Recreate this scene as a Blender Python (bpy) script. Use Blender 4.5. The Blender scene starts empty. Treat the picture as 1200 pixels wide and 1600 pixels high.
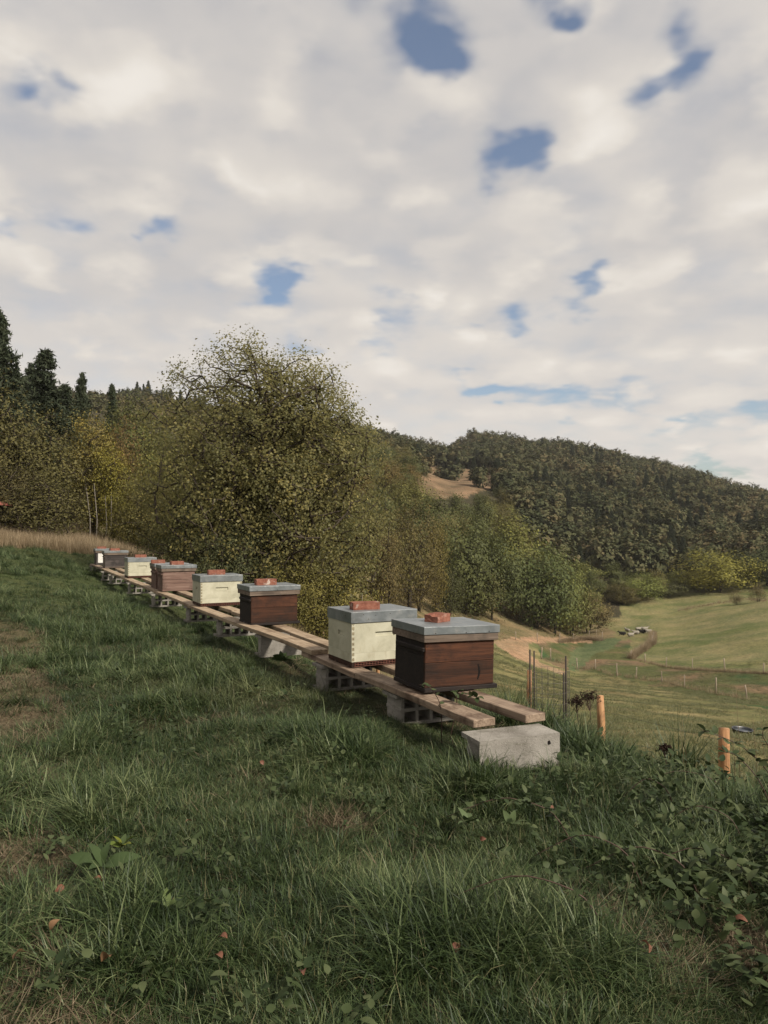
import bpy, bmesh, math, random
import numpy as np
from mathutils import Vector, Matrix
R = math.radians
rng = np.random.default_rng(7)
random.seed(7)
sc = bpy.context.scene
col = sc.collection

# ------------------------------------------------------------------ camera
F = 1202.0; HOR = 822.0; CZ = 1.5
PITCH = math.atan((HOR - 800) / F)
cam_d = bpy.data.cameras.new('camera'); cam = bpy.data.objects.new('camera', cam_d); col.objects.link(cam)
cam_d.sensor_fit = 'VERTICAL'; cam_d.sensor_height = 24; cam_d.lens = F / 1600 * 24
cam_d.clip_start = 0.05; cam_d.clip_end = 5000
cam.location = (0, 0, CZ); cam.rotation_euler = (math.pi / 2 + PITCH, 0, 0)
sc.camera = cam
sc.view_settings.view_transform = 'Standard'; sc.view_settings.look = 'None'
sc.view_settings.exposure = 0.45; sc.view_settings.gamma = 1; sc.view_settings.use_curve_mapping = False
sc.cycles.max_bounces = 5; sc.cycles.diffuse_bounces = 3; sc.cycles.glossy_bounces = 2
sc.cycles.transmission_bounces = 3; sc.cycles.transparent_max_bounces = 4
SUN_EL, SUN_AZ = 40, 128      # azimuth clockwise from +Y

def rd(px, py):
    u = (px - 600) / F; v = (800 - py) / F
    return np.array([u, math.cos(PITCH) - v * math.sin(PITCH), math.sin(PITCH) + v * math.cos(PITCH)])
def P(px, py, Y):
    d = rd(px, py); d = d * (Y / d[1]); return np.array([d[0], d[1], d[2] + CZ])
def proj(x, y, z):
    z = z - CZ; c, s = math.cos(PITCH), math.sin(PITCH)
    dep = np.maximum(y * c + z * s, 1e-3); up = -y * s + z * c
    return 600 + F * x / dep, 800 - F * up / dep

# ------------------------------------------------------------------ node helper
class NT:
    def __init__(s, tree): s.t = tree; s.n = tree.nodes; s.l = tree.links
    def new(s, typ, ins=None, **kw):
        n = s.n.new(typ)
        for k, v in kw.items(): setattr(n, k, v)
        for k, v in (ins or {}).items():
            sock = n.inputs[k]
            if isinstance(v, bpy.types.NodeSocket): s.l.new(v, sock)
            else: sock.default_value = v
        return n
    def math(s, op, a, b=0.0, clamp=False):
        return s.new('ShaderNodeMath', {0: a, 1: b}, operation=op, use_clamp=clamp).outputs[0]
    def noise(s, vec, scale, detail=4, rough=.55, dist=0.0, out=0):
        return s.new('ShaderNodeTexNoise', {'Vector': vec, 'Scale': scale, 'Detail': detail, 'Roughness': rough, 'Distortion': dist}).outputs[out]
    def ramp(s, fac, stops):
        n = s.n.new('ShaderNodeValToRGB'); s.l.new(fac, n.inputs[0]); e = n.color_ramp.elements
        while len(e) < len(stops): e.new(.5)
        for i, (p, c) in enumerate(stops):
            e[i].position = p; e[i].color = (*c, 1) if len(c) == 3 else c
        return n.outputs[0]
    def mix(s, fac, a, b, mode='MIX'):
        n = s.new('ShaderNodeMix', data_type='RGBA', blend_type=mode)
        for i, v in ((0, fac), (6, a), (7, b)):
            if isinstance(v, bpy.types.NodeSocket): s.l.new(v, n.inputs[i])
            else: n.inputs[i].default_value = v if i == 0 or len(v) == 4 else (*v, 1)
        return n.outputs[2]
    def mr(s, v, a, b, c=0.0, d=1.0, smooth=True):
        return s.new('ShaderNodeMapRange', {0: v, 1: a, 2: b, 3: c, 4: d}, interpolation_type='SMOOTHSTEP' if smooth else 'LINEAR').outputs[0]
    def mapping(s, vec, scale=(1, 1, 1), rot=(0, 0, 0), loc=(0, 0, 0)):
        return s.new('ShaderNodeMapping', {'Vector': vec, 'Scale': scale, 'Rotation': rot, 'Location': loc}).outputs[0]

# ------------------------------------------------------------------ world: blue sky seen through a broken cloud sheet
w = bpy.data.worlds.new('World'); sc.world = w; w.use_nodes = True
nt = NT(w.node_tree); nt.n.clear()
out = nt.new('ShaderNodeOutputWorld')
sky = nt.new('ShaderNodeTexSky', sky_type='NISHITA', sun_disc=False, sun_elevation=R(SUN_EL), sun_rotation=R(SUN_AZ), air_density=1.0, dust_density=1.2, ozone_density=1.2)
tc = nt.new('ShaderNodeTexCoord').outputs['Generated']
sep = nt.new('ShaderNodeSeparateXYZ', {0: tc})
zz = nt.math('ADD', nt.math('MAXIMUM', sep.outputs[2], 0.0), 0.24)
cx = nt.math('DIVIDE', sep.outputs[0], zz); cy = nt.math('DIVIDE', sep.outputs[1], zz)
plane = nt.new('ShaderNodeCombineXYZ', {0: cx, 1: cy, 2: 0.0}).outputs[0]
warp = nt.new('ShaderNodeTexNoise', {'Vector': plane, 'Scale': 6.0, 'Detail': 3.0, 'Roughness': .5}).outputs['Color']
wv = nt.new('ShaderNodeVectorMath', {0: warp, 1: (.5, .5, .5)}, operation='SUBTRACT').outputs[0]
ws = nt.new('ShaderNodeVectorMath', {0: wv, 3: 0.11}, operation='SCALE')
dirw = nt.new('ShaderNodeVectorMath', {0: tc, 1: ws.outputs[0]}, operation='ADD').outputs[0]
# openings in the cloud sheet: (px, py, radius px, strength)
GAPS = [(668, 10, 46, 1), (682, 60, 42, 1.1), (688, 105, 24, .8), (720, 70, 26, .6), (790, 240, 40, .95), (812, 258, 24, .6), (768, 215, 22, .6), (1066, 60, 34, 1.1), (1064, 100, 30, .8), (1030, 150, 34, .8), (995, 178, 30, .8),
        (940, 188, 34, .6), (860, 15, 30, 1), (875, 40, 20, .6), (25, 95, 36, .8), (70, 115, 34, .7), (100, 145, 26, .6), (265, 360, 26, .8), (216, 368, 14, .6), (12, 362, 26, .8), (430, 430, 34, .9), (458, 440, 22, .7),
        (412, 462, 26, .7), (435, 470, 22, .6), (905, 463, 32, .8), (930, 458, 20, .6), (812, 500, 26, .7), (612, 455, 24, .5), (600, 518, 34, .5), (745, 512, 16, .5), (735, 600, 34, .8), (770, 612, 38, .8), (830, 615, 40, .6),
        (900, 622, 44, .6), (970, 618, 44, .5), (1045, 655, 40, .7), (1180, 640, 40, .7), (1150, 742, 44, .9), (1090, 735, 40, .7), (1200, 110, 30, .4), (620, 80, 24, .4), (560, 5, 30, .4), (480, 548, 24, .4), (100, 355, 24, .35)]
gsum = None
for (gx, gy, gr, gs) in GAPS:
    g = rd(gx, gy); g = g / np.linalg.norm(g)
    # squash vertical distance for low, flattened openings
    sq = 1.0 if gy < 300 else (1.5 if gy < 560 else 2.6)
    dv = nt.new('ShaderNodeVectorMath', {0: dirw, 1: tuple(g)}, operation='SUBTRACT').outputs[0]
    ds = nt.new('ShaderNodeVectorMath', {0: dv, 1: (1, 1, sq)}, operation='MULTIPLY').outputs[0]
    ln = nt.new('ShaderNodeVectorMath', {0: ds}, operation='LENGTH').outputs['Value']
    m = nt.mr(ln, 0.0, gr * (.8 if gr > 33 and gy < 300 else 1.0) / F * 1.8, gs * 1.1, 0.0)
    gsum = m if gsum is None else nt.math('ADD', gsum, m)
n1 = nt.noise(plane, 1.1, 6, .58, .3)
n2 = nt.noise(nt.mapping(plane, (1, 1, 1), loc=(7, 3, 0)), 7.0, 3.5, .5, .2)
side = nt.mr(sep.outputs[1], .75, .45, 0.0, 1.0)       # beyond the photograph the sheet breaks up by chance
rnd = nt.math('MULTIPLY', nt.mr(n1, .62, .78), side)
b1 = nt.noise(nt.mapping(plane, (1, 1.1, 1), loc=(2.3, 5.1, 0)), 1.5, 2, .45, .2)
b2 = nt.noise(nt.mapping(plane, (1, 1, 1), loc=(1, 9, 0)), 3.3, 2.5, .45, .35)
pw_ = nt.new('ShaderNodeVectorMath', {0: nt.new('ShaderNodeTexNoise', {'Vector': plane, 'Scale': 3.0, 'Detail': 5.0, 'Roughness': .55}).outputs['Color'], 3: .42}, operation='SCALE').outputs[0]
pv_ = nt.new('ShaderNodeVectorMath', {0: plane, 1: pw_}, operation='ADD').outputs[0]
vo = nt.new('ShaderNodeTexVoronoi', {'Vector': pv_, 'Scale': 5.8, 'Smoothness': 1.0, 'Detail': .6, 'Roughness': .3}, feature='SMOOTH_F1').outputs['Distance']
puff = nt.mr(vo, .08, .62, 1.0, 0.0)
bb = nt.math('ADD', nt.math('ADD', nt.math('MULTIPLY', b1, .28), nt.math('MULTIPLY', b2, .42)), nt.math('MULTIPLY', puff, .24))
hole = nt.math('ADD', nt.math('ADD', nt.math('MULTIPLY', gsum, nt.mr(n2, .33, .66, .5, 1.75, False)), rnd), nt.math('ADD', nt.math('MULTIPLY', nt.math('SUBTRACT', n2, .5), 1.3), nt.math('MULTIPLY', nt.math('SUBTRACT', .55, puff), .7)))
hole = nt.mr(hole, .10, 1.75)
cl = nt.ramp(bb, [(.30, (.425, .408, .398)), (.41, (.485, .458, .432)), (.52, (.55, .515, .472)), (.64, (.63, .595, .548))])
lowb = nt.mr(sep.outputs[2], .36, .12)
cl = nt.mix(nt.math('MULTIPLY', lowb, .45), cl, (.60, .56, .515))
skc = nt.new('ShaderNodeVectorMath', {0: sky.outputs[0], 3: 0.085}, operation='SCALE').outputs[0]
fin = nt.mix(nt.math('MULTIPLY', hole, .93), cl, skc)
bg = nt.new('ShaderNodeBackground', {'Color': fin, 'Strength': 1.0})
nt.l.new(bg.outputs[0], out.inputs[0])

# ------------------------------------------------------------------ sun (through thin cloud)
sl = bpy.data.lights.new('sun', 'SUN'); so = bpy.data.objects.new('sun', sl); col.objects.link(so)
sl.energy = 4.2; sl.angle = R(7); sl.color = (1, .93, .82)
so.rotation_euler = (R(90 - SUN_EL), 0, R(180 - SUN_AZ))
so.location = (30, -20, 60)

# ------------------------------------------------------------------ object helpers
def link(o): col.objects.link(o); return o
def tag(o, label=None, cat=None, group=None, kind=None):
    if label: o['label'] = label
    if cat: o['category'] = cat
    if group: o['group'] = group
    if kind: o['kind'] = kind
    return o
def empty(name, loc=(0, 0, 0), rz=0.0):
    o = bpy.data.objects.new(name, None); o.location = loc; o.rotation_euler = (0, 0, rz); o.empty_display_size = .1
    return link(o)
def np_mesh(name, V, faces_by_size, attrs=None, smooth=False, mats=()):
    """faces_by_size: list of int arrays (n,k)"""
    me = bpy.data.meshes.new(name); V = np.asarray(V, dtype=np.float32)
    me.vertices.add(len(V)); me.vertices.foreach_set('co', V.ravel())
    loops = np.concatenate([f.ravel() for f in faces_by_size]).astype(np.int32)
    tot = np.concatenate([np.full(len(f), f.shape[1]) for f in faces_by_size]).astype(np.int32)
    st = np.concatenate([[0], np.cumsum(tot)[:-1]]).astype(np.int32)
    me.loops.add(len(loops)); me.loops.foreach_set('vertex_index', loops)
    me.polygons.add(len(tot)); me.polygons.foreach_set('loop_start', st); me.polygons.foreach_set('loop_total', tot)
    if smooth: me.polygons.foreach_set('use_smooth', np.ones(len(tot), bool))
    for k, (typ, arr) in (attrs or {}).items():
        a = me.attributes.new(k, typ, 'POINT')
        a.data.foreach_set({'FLOAT': 'value', 'INT': 'value', 'FLOAT_VECTOR': 'vector', 'FLOAT_COLOR': 'color'}[typ], np.asarray(arr).ravel())
    for m_ in mats: me.materials.append(m_)
    me.update(calc_edges=True)
    return me
def mobj(name, me, parent=None, loc=None):
    o = bpy.data.objects.new(name, me)
    if parent: o.parent = parent
    if loc is not None: o.location = loc
    return link(o)
def bm_obj(name, bm, mat, parent=None, bevel=0.0, segs=1, smooth=False):
    if bevel: bmesh.ops.bevel(bm, geom=bm.edges[:], offset=bevel, segments=segs, affect='EDGES', profile=.6)
    me = bpy.data.meshes.new(name); bm.to_mesh(me); bm.free()
    me.materials.append(mat)
    if smooth:
        for p in me.polygons: p.use_smooth = True
    return mobj(name, me, parent)
def box(bm, x0, x1, y0, y1, z0, z1, jit=0.0):
    v = [bm.verts.new((x + random.uniform(-jit, jit), y + random.uniform(-jit, jit), z + random.uniform(-jit, jit))) for z in (z0, z1) for y in (y0, y1) for x in (x0, x1)]
    for f in ((0, 2, 3, 1), (4, 5, 7, 6), (0, 1, 5, 4), (2, 6, 7, 3), (0, 4, 6, 2), (1, 3, 7, 5)): bm.faces.new([v[i] for i in f])
    return v
def bx(name, dims, mat, parent=None, bevel=0.0, jit=0.0):
    bm = bmesh.new(); box(bm, *dims, jit=jit); return bm_obj(name, bm, mat, parent, bevel)
def copy_tree(o, parent=None):
    c = o.copy(); col.objects.link(c); c.parent = parent
    for ch in list(o.children): copy_tree(ch, c)
    return c
def tubes(A, B, ra, rb, k=5):
    """prisms from A[i] to B[i]"""
    A = np.asarray(A, float); B = np.asarray(B, float); n = len(A)
    d = B - A; L = np.linalg.norm(d, axis=1, keepdims=True) + 1e-9; d = d / L
    ref = np.where(np.abs(d[:, 2:3]) > .9, np.array([[1., 0, 0]]), np.array([[0, 0, 1.]]))
    s = np.cross(d, ref); s /= np.linalg.norm(s, axis=1, keepdims=True) + 1e-9; t = np.cross(d, s)
    a = np.arange(k) * 2 * math.pi / k; ca, sa = np.cos(a)[None, :, None], np.sin(a)[None, :, None]
    ring = ca * s[:, None] + sa * t[:, None]
    V = np.concatenate([A[:, None] + ring * np.asarray(ra)[:, None, None], B[:, None] + ring * np.asarray(rb)[:, None, None]], 1).reshape(-1, 3)
    i = np.arange(k); j = (i + 1) % k
    f = np.stack([i, j, j + k, i + k], 1)[None] + (np.arange(n) * 2 * k)[:, None, None]
    return V, f.reshape(-1, 4)
def tube_path(pts, radii, k=6, close=True):
    pts = np.asarray(pts, float); V, f = [], []
    n = len(pts); radii = np.broadcast_to(radii, n)
    up = np.array([0, 0, 1.0])
    for i in range(n):
        d = pts[min(i + 1, n - 1)] - pts[max(i - 1, 0)]; d /= np.linalg.norm(d) + 1e-9
        ref = up if abs(d[2]) < .9 else np.array([1., 0, 0])
        s = np.cross(d, ref); s /= np.linalg.norm(s); t = np.cross(s, d)
        for q in range(k):
            a = q * 2 * math.pi / k; V.append(pts[i] + radii[i] * (math.cos(a) * s + math.sin(a) * t))
    for i in range(n - 1):
        for q in range(k):
            r = (q + 1) % k; f.append((i * k + q, i * k + r, (i + 1) * k + r, (i + 1) * k + q))
    fs = [np.array(f)]
    if close: fs.append(np.array([list(range(k))[::-1], [(n - 1) * k + q for q in range(k)]]))
    return np.array(V), fs

# ------------------------------------------------------------------ materials
def mat(name, fn):
    m = bpy.data.materials.new(name); m.use_nodes = True; t = NT(m.node_tree); t.n.clear()
    o = t.new('ShaderNodeOutputMaterial'); sh = fn(t); t.l.new(sh, o.inputs[0]); return m
def prin(t, colr, rough=.7, spec=.3, bump=None, bs=.3, bd=.01, metal=0.0):
    b = t.new('ShaderNodeBsdfPrincipled', {'Roughness': rough, 'Specular IOR Level': spec, 'Metallic': metal})
    if isinstance(colr, bpy.types.NodeSocket): t.l.new(colr, b.inputs['Base Color'])
    else: b.inputs['Base Color'].default_value = (*colr, 1)
    if bump is not None:
        bn = t.new('ShaderNodeBump', {'Height': bump, 'Strength': bs, 'Distance': bd}); t.l.new(bn.outputs[0], b.inputs['Normal'])
    return b.outputs[0]
def ocoord(t): return t.new('ShaderNodeTexCoord').outputs['Object']
def pos(t): return t.new('ShaderNodeNewGeometry').outputs['Position']
def orand(t): return t.new('ShaderNodeObjectInfo').outputs['Random']
def attr(t, name, out='Fac'): return t.new('ShaderNodeAttribute', attribute_name=name).outputs[out]

def wood(name, c_dark, c_mid, c_light, grain=(3, 60, 60), stain=None, rough=.75, stain_amt=.6):
    def fn(t):
        oc = ocoord(t); off = t.new('ShaderNodeVectorMath', {0: oc, 1: t.new('ShaderNodeCombineXYZ', {0: t.math('MULTIPLY', orand(t), 31.0), 1: t.math('MULTIPLY', orand(t), 17.0), 2: 0.0}).outputs[0]}, operation='ADD').outputs[0]
        g = t.noise(t.mapping(off, grain), 1.0, 5, .65, .6)
        g2 = t.noise(t.mapping(off, tuple(v * .25 for v in grain)), 1.0, 3, .6, 1.0)
        f = t.math('ADD', t.math('MULTIPLY', g, .6), t.math('MULTIPLY', g2, .4))
        c = t.ramp(f, [(.34, c_dark), (.5, c_mid), (.68, c_light)])
        if stain:
            s_ = t.mr(t.noise(off, 5.0, 5, .65, .4), .46, .66)
            c = t.mix(t.math('MULTIPLY', s_, stain_amt), c, stain)
        spots = t.mr(t.noise(off, 90.0, 2, .5), .68, .76)
        c = t.mix(t.math('MULTIPLY', spots, .5), c, tuple(v * .4 for v in c_dark))
        return prin(t, c, rough, .25, g, .5, .004)
    return mat(name, fn)
M = {}
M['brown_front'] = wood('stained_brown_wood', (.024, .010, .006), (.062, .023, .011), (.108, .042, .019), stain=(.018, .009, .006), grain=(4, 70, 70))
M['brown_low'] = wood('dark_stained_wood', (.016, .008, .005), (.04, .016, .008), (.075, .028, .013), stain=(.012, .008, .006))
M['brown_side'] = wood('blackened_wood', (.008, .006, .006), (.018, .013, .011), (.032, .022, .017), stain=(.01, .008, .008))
M['rim_wood'] = wood('weathered_grey_wood', (.07, .05, .037), (.14, .105, .08), (.22, .17, .13), stain=(.05, .04, .032))
M['pink_wood'] = wood('pinkish_weathered_wood', (.075, .045, .034), (.15, .09, .07), (.24, .165, .13), stain=(.05, .03, .023))
M['grey_black_wood'] = wood('grey_black_wood', (.025, .02, .019), (.05, .042, .038), (.11, .09, .08), stain=(.012, .01, .01))
M['plank'] = wood('plank_wood', (.16, .11, .072), (.30, .225, .15), (.42, .33, .235), stain=(.085, .045, .024), grain=(60, 3, 60), stain_amt=.5)
M['plank_old'] = wood('old_plank_wood', (.11, .075, .052), (.24, .175, .125), (.36, .28, .205), stain=(.05, .025, .015), grain=(60, 3, 60), stain_amt=.7)
M['post'] = wood('peeled_post_wood', (.20, .095, .04), (.36, .19, .09), (.48, .29, .15), grain=(40, 40, 2.5), stain=(.10, .05, .03), stain_amt=.4)
M['old_post'] = wood('grey_post_wood', (.14, .11, .085), (.3, .24, .18), (.42, .35, .27), grain=(40, 40, 3))
def rcoord(t):
    return t.new('ShaderNodeVectorMath', {0: ocoord(t), 1: t.new('ShaderNodeCombineXYZ', {0: t.math('MULTIPLY', orand(t), 23.0), 1: t.math('MULTIPLY', orand(t), 11.0), 2: 0.0}).outputs[0]}, operation='ADD').outputs[0]
def f_cream(t):
    oc = rcoord(t); n = t.noise(oc, 7, 5, .65, .5); st = t.mr(t.noise(t.mapping(oc, (6, 6, 2.0), loc=(3, 1, 2)), 1.6, 5, .7, 1.5), .55, .72)
    c = t.ramp(n, [(.3, (.32, .305, .225)), (.5, (.41, .39, .29)), (.7, (.48, .46, .355))])
    c = t.mix(t.math('MULTIPLY', st, .4), c, (.28, .235, .15))
    fine = t.mr(t.noise(t.mapping(oc, (8, 8, 60)), 3.0, 4, .7), .6, .75)
    c = t.mix(t.math('MULTIPLY', fine, .22), c, (.23, .19, .12))
    return prin(t, c, .55, .35, t.noise(oc, 60, 4, .6), .25, .002)
M['cream'] = mat('cream_paint', f_cream)
def f_lid(t):
    oc = rcoord(t); n = t.noise(oc, 6, 5, .65, .5); d = t.mr(t.noise(oc, 18, 5, .7), .5, .75)
    c = t.ramp(n, [(.3, (.12, .135, .14)), (.55, (.17, .185, .19)), (.75, (.24, .25, .25))])
    c = t.mix(t.math('MULTIPLY', d, .45), c, (.30, .285, .255)); e = t.mr(t.noise(t.mapping(oc, loc=(5, 5, 5)), 4.0, 6, .75, 1.0), .54, .64); c = t.mix(t.math('MULTIPLY', e, .35), c, (.085, .085, .075))
    r = t.math('ADD', t.math('MULTIPLY', n, .25), .3)
    b = t.new('ShaderNodeBsdfPrincipled', {'Base Color': c, 'Roughness': r, 'Specular IOR Level': .9, 'Metallic': .25})
    bn = t.new('ShaderNodeBump', {'Height': t.noise(oc, 9, 3, .5), 'Strength': .4, 'Distance': .02}); t.l.new(bn.outputs[0], b.inputs['Normal'])
    return b.outputs[0]
M['lid'] = mat('grey_sheet_metal', f_lid)
def f_brick(t):
    oc = ocoord(t); r = orand(t); n = t.noise(oc, 25, 6, .7)
    v = t.new('ShaderNodeVectorMath', {0: oc, 1: t.new('ShaderNodeCombineXYZ', {0: t.math('MULTIPLY', r, 9.0), 1: r, 2: 0.0}).outputs[0]}, operation='ADD').outputs[0]
    c = t.ramp(n, [(.3, (.11, .042, .03)), (.5, (.20, .078, .052)), (.72, (.28, .13, .09))])
    sm = t.mr(t.noise(v, 14, 4, .65, .8), .56, .66)
    amt = attr(t, 'mortar')
    c = t.mix(t.math('MULTIPLY', sm, amt), c, (.48, .42, .36))
    return prin(t, c, .9, .15, t.noise(oc, 120, 4, .7), .6, .003)
M['brick'] = mat('brick_clay', f_brick)
def f_conc(t):
    oc = ocoord(t); n = t.noise(oc, 5, 4, .6); v = t.new('ShaderNodeTexVoronoi', {'Vector': oc, 'Scale': 170.0}).outputs['Distance']
    n2 = t.noise(oc, 90, 4, .75)
    c = t.ramp(n, [(.3, (.15, .135, .115)), (.55, (.26, .24, .21)), (.75, (.33, .305, .27))]); dk = t.mr(t.noise(t.mapping(oc, (1, 1, 2.5), loc=(2, 2, 2)), 7, 6, .7, .8), .50, .66); c = t.mix(t.math('MULTIPLY', dk, .5), c, (.10, .095, .07))
    pit = t.mr(n2, .60, .68); c = t.mix(t.math('MULTIPLY', pit, .65), c, (.10, .09, .08))
    lt = t.mr(t.noise(t.mapping(oc, loc=(4, 4, 4)), 110, 2, .6), .62, .7); c = t.mix(t.math('MULTIPLY', lt, .4), c, (.5, .47, .42))
    h = t.math('SUBTRACT', t.math('MULTIPLY', v, .4), pit)
    return prin(t, c, .95, .1, h, .8, .006)
M['concrete'] = mat('porous_concrete', f_conc)
def plain(name, c, rough=.6, spec=.4, metal=0.0, var=.25, scale=30):
    def fn(t):
        n = t.noise(ocoord(t), scale, 4, .6)
        cc = t.ramp(n, [(.3, tuple(v * (1 - var) for v in c)), (.7, tuple(min(1, v * (1 + var)) for v in c))])
        return prin(t, cc, rough, spec, n, .2, .003, metal)
    return mat(name, fn)
M['red_plastic'] = plain('red_brown_grid', (.14, .055, .038))
M['dark'] = plain('dark_gap', (.012, .01, .009), .9, .1)
M['nail'] = plain('rusty_nail', (.03, .02, .016), .6, .3)
M['white_panel'] = plain('white_painted_panel', (.6, .58, .54))
M['rust'] = plain('rusted_rod', (.03, .021, .017), .7, .3)
M['wire'] = plain('galvanised_wire', (.11, .10, .09), .5, .5, .3)
M['black_plastic'] = plain('black_plastic', (.018, .019, .022), .35, .5)
M['joint'] = plain('end_grain', (.22, .185, .115))
def f_water(t): return t.new('ShaderNodeBsdfPrincipled', {'Base Color': (.02, .025, .03, 1), 'Roughness': .03, 'Specular IOR Level': 1.0}).outputs[0]
M['water'] = mat('still_water', f_water)
M['roof_tile'] = plain('red_roof_tile', (.30, .10, .075), .8, .2)
M['shed_wall'] = plain('shed_boards', (.14, .10, .07), .85, .1)
def bark(name, a, b):
    def fn(t):
        n = t.noise(t.mapping(pos(t), (6, 6, 2)), 3.0, 5, .7)
        return prin(t, t.ramp(n, [(.35, a), (.65, b)]), .9, .1, n, .5, .02)
    return mat(name, fn)
M['bark'] = bark('grey_brown_bark', (.030, .024, .018), (.075, .06, .046))
M['pale_bark'] = bark('pale_bark', (.12, .105, .085), (.25, .22, .185))
def leafmat(name, stops, trans=.35, spec=.15, rough=.6, tint=True, world=0.0):
    """colour by per-leaf attribute 'lc', tinted by the object's own colour"""
    def fn(t):
        f = attr(t, 'lc')
        if world:
            f = t.math('ADD', f, t.math('MULTIPLY', t.math('SUBTRACT', t.noise(pos(t), world, 3, .6), .5), 1.1))
            f = t.math('ADD', f, t.math('MULTIPLY', t.math('SUBTRACT', orand(t), .5), .55))
        c = t.ramp(f, stops)
        if tint: c = t.mix(1.0, c, t.new('ShaderNodeObjectInfo').outputs['Color'], 'MULTIPLY')
        b = prin(t, c, rough, spec)
        tr = t.new('ShaderNodeBsdfTranslucent', {'Color': c}).outputs[0]
        return t.new('ShaderNodeMixShader', {0: trans, 1: b, 2: tr}).outputs[0]
    return mat(name, fn)
M['leaf_main'] = leafmat('autumn_leaf', [(.05, (.11, .112, .048)), (.4, (.175, .168, .068)), (.7, (.23, .205, .08)), (.88, (.30, .25, .088)), (.98, (.42, .34, .11))], .52, .2, .5, tint=False)
M['leaf'] = leafmat('broadleaf', [(.05, (.066, .066, .034)), (.5, (.120, .116, .056)), (.95, (.195, .18, .085))], .3)
M['leaf_far'] = leafmat('hill_foliage', [(-.0, (.050, .058, .030)), (.35, (.078, .082, .040)), (.6, (.100, .098, .048)), (.8, (.118, .104, .053)), (1.0, (.14, .110, .056))], .2, .05, .8, tint=False, world=.012)
M['needle'] = leafmat('pine_needles', [(.0, (.024, .034, .020)), (.5, (.045, .056, .033)), (1, (.07, .080, .045))], .12, .1, .7)
def grassmat(name, stops, dry, dry_scale=.5, rough=.5, spec=.3, trans=.25, bias=0.0):
    def fn(t):
        f = attr(t, 'lc'); p_ = pos(t)
        f = t.math('ADD', f, t.math('MULTIPLY', t.math('SUBTRACT', t.noise(p_, 1.7, 3, .6), .5), 1.2))
        c = t.ramp(f, stops)
        dm = t.mr(t.math('ADD', t.noise(t.mapping(p_, loc=(11, 5, 0)), dry_scale, 4, .6), bias), .56, .74)
        dm = t.math('MAXIMUM', t.math('MULTIPLY', dm, .3), t.mr(attr(t, 'lc'), .965, .975, 0, .8))
        c = t.mix(dm, c, dry)
        b = prin(t, c, rough, spec); tr = t.new('ShaderNodeBsdfTranslucent', {'Color': c}).outputs[0]
        return t.new('ShaderNodeMixShader', {0: trans, 1: b, 2: tr}).outputs[0]
    return mat(name, fn)
M['grass'] = grassmat('meadow_grass', [(.0, (.016, .030, .010)), (.4, (.034, .056, .017)), (.75, (.064, .094, .030)), (1.0, (.155, .18, .08))], (.17, .145, .07))
M['short_grass'] = grassmat('grazed_grass', [(.0, (.075, .08, .028)), (.5, (.11, .115, .045)), (1.0, (.16, .15, .065))], (.21, .165, .09))
M['straw'] = grassmat('dry_straw', [(.0, (.18, .13, .075)), (.5, (.29, .22, .135)), (1.0, (.40, .32, .21))], (.12, .085, .045), spec=.15)
M['thatch'] = grassmat('dead_thatch', [(.0, (.07, .052, .032)), (.5, (.13, .098, .062)), (1.0, (.25, .20, .13))], (.07, .05, .035), spec=.1)
M['weed_leaf'] = leafmat('weed_leaf', [(.0, (.026, .040, .016)), (.5, (.045, .062, .024)), (1.0, (.080, .095, .042))], .2, .14, .55)
M['fallen'] = leafmat('fallen_leaf', [(.0, (.085, .045, .032)), (1.0, (.16, .085, .058))], .15, .2, .5)
M['stem'] = plain('red_brown_stem', (.06, .035, .025), .6, .3)
M['bristle'] = plain('dead_seed_head', (.035, .022, .016), .9, .1)
M['wool'] = plain('cream_wool', (.25, .225, .185), .95, .1, 0, .2, 12)
M['wool_dark'] = plain('black_wool', (.02, .017, .015), .95, .1, 0, .2, 12)

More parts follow.
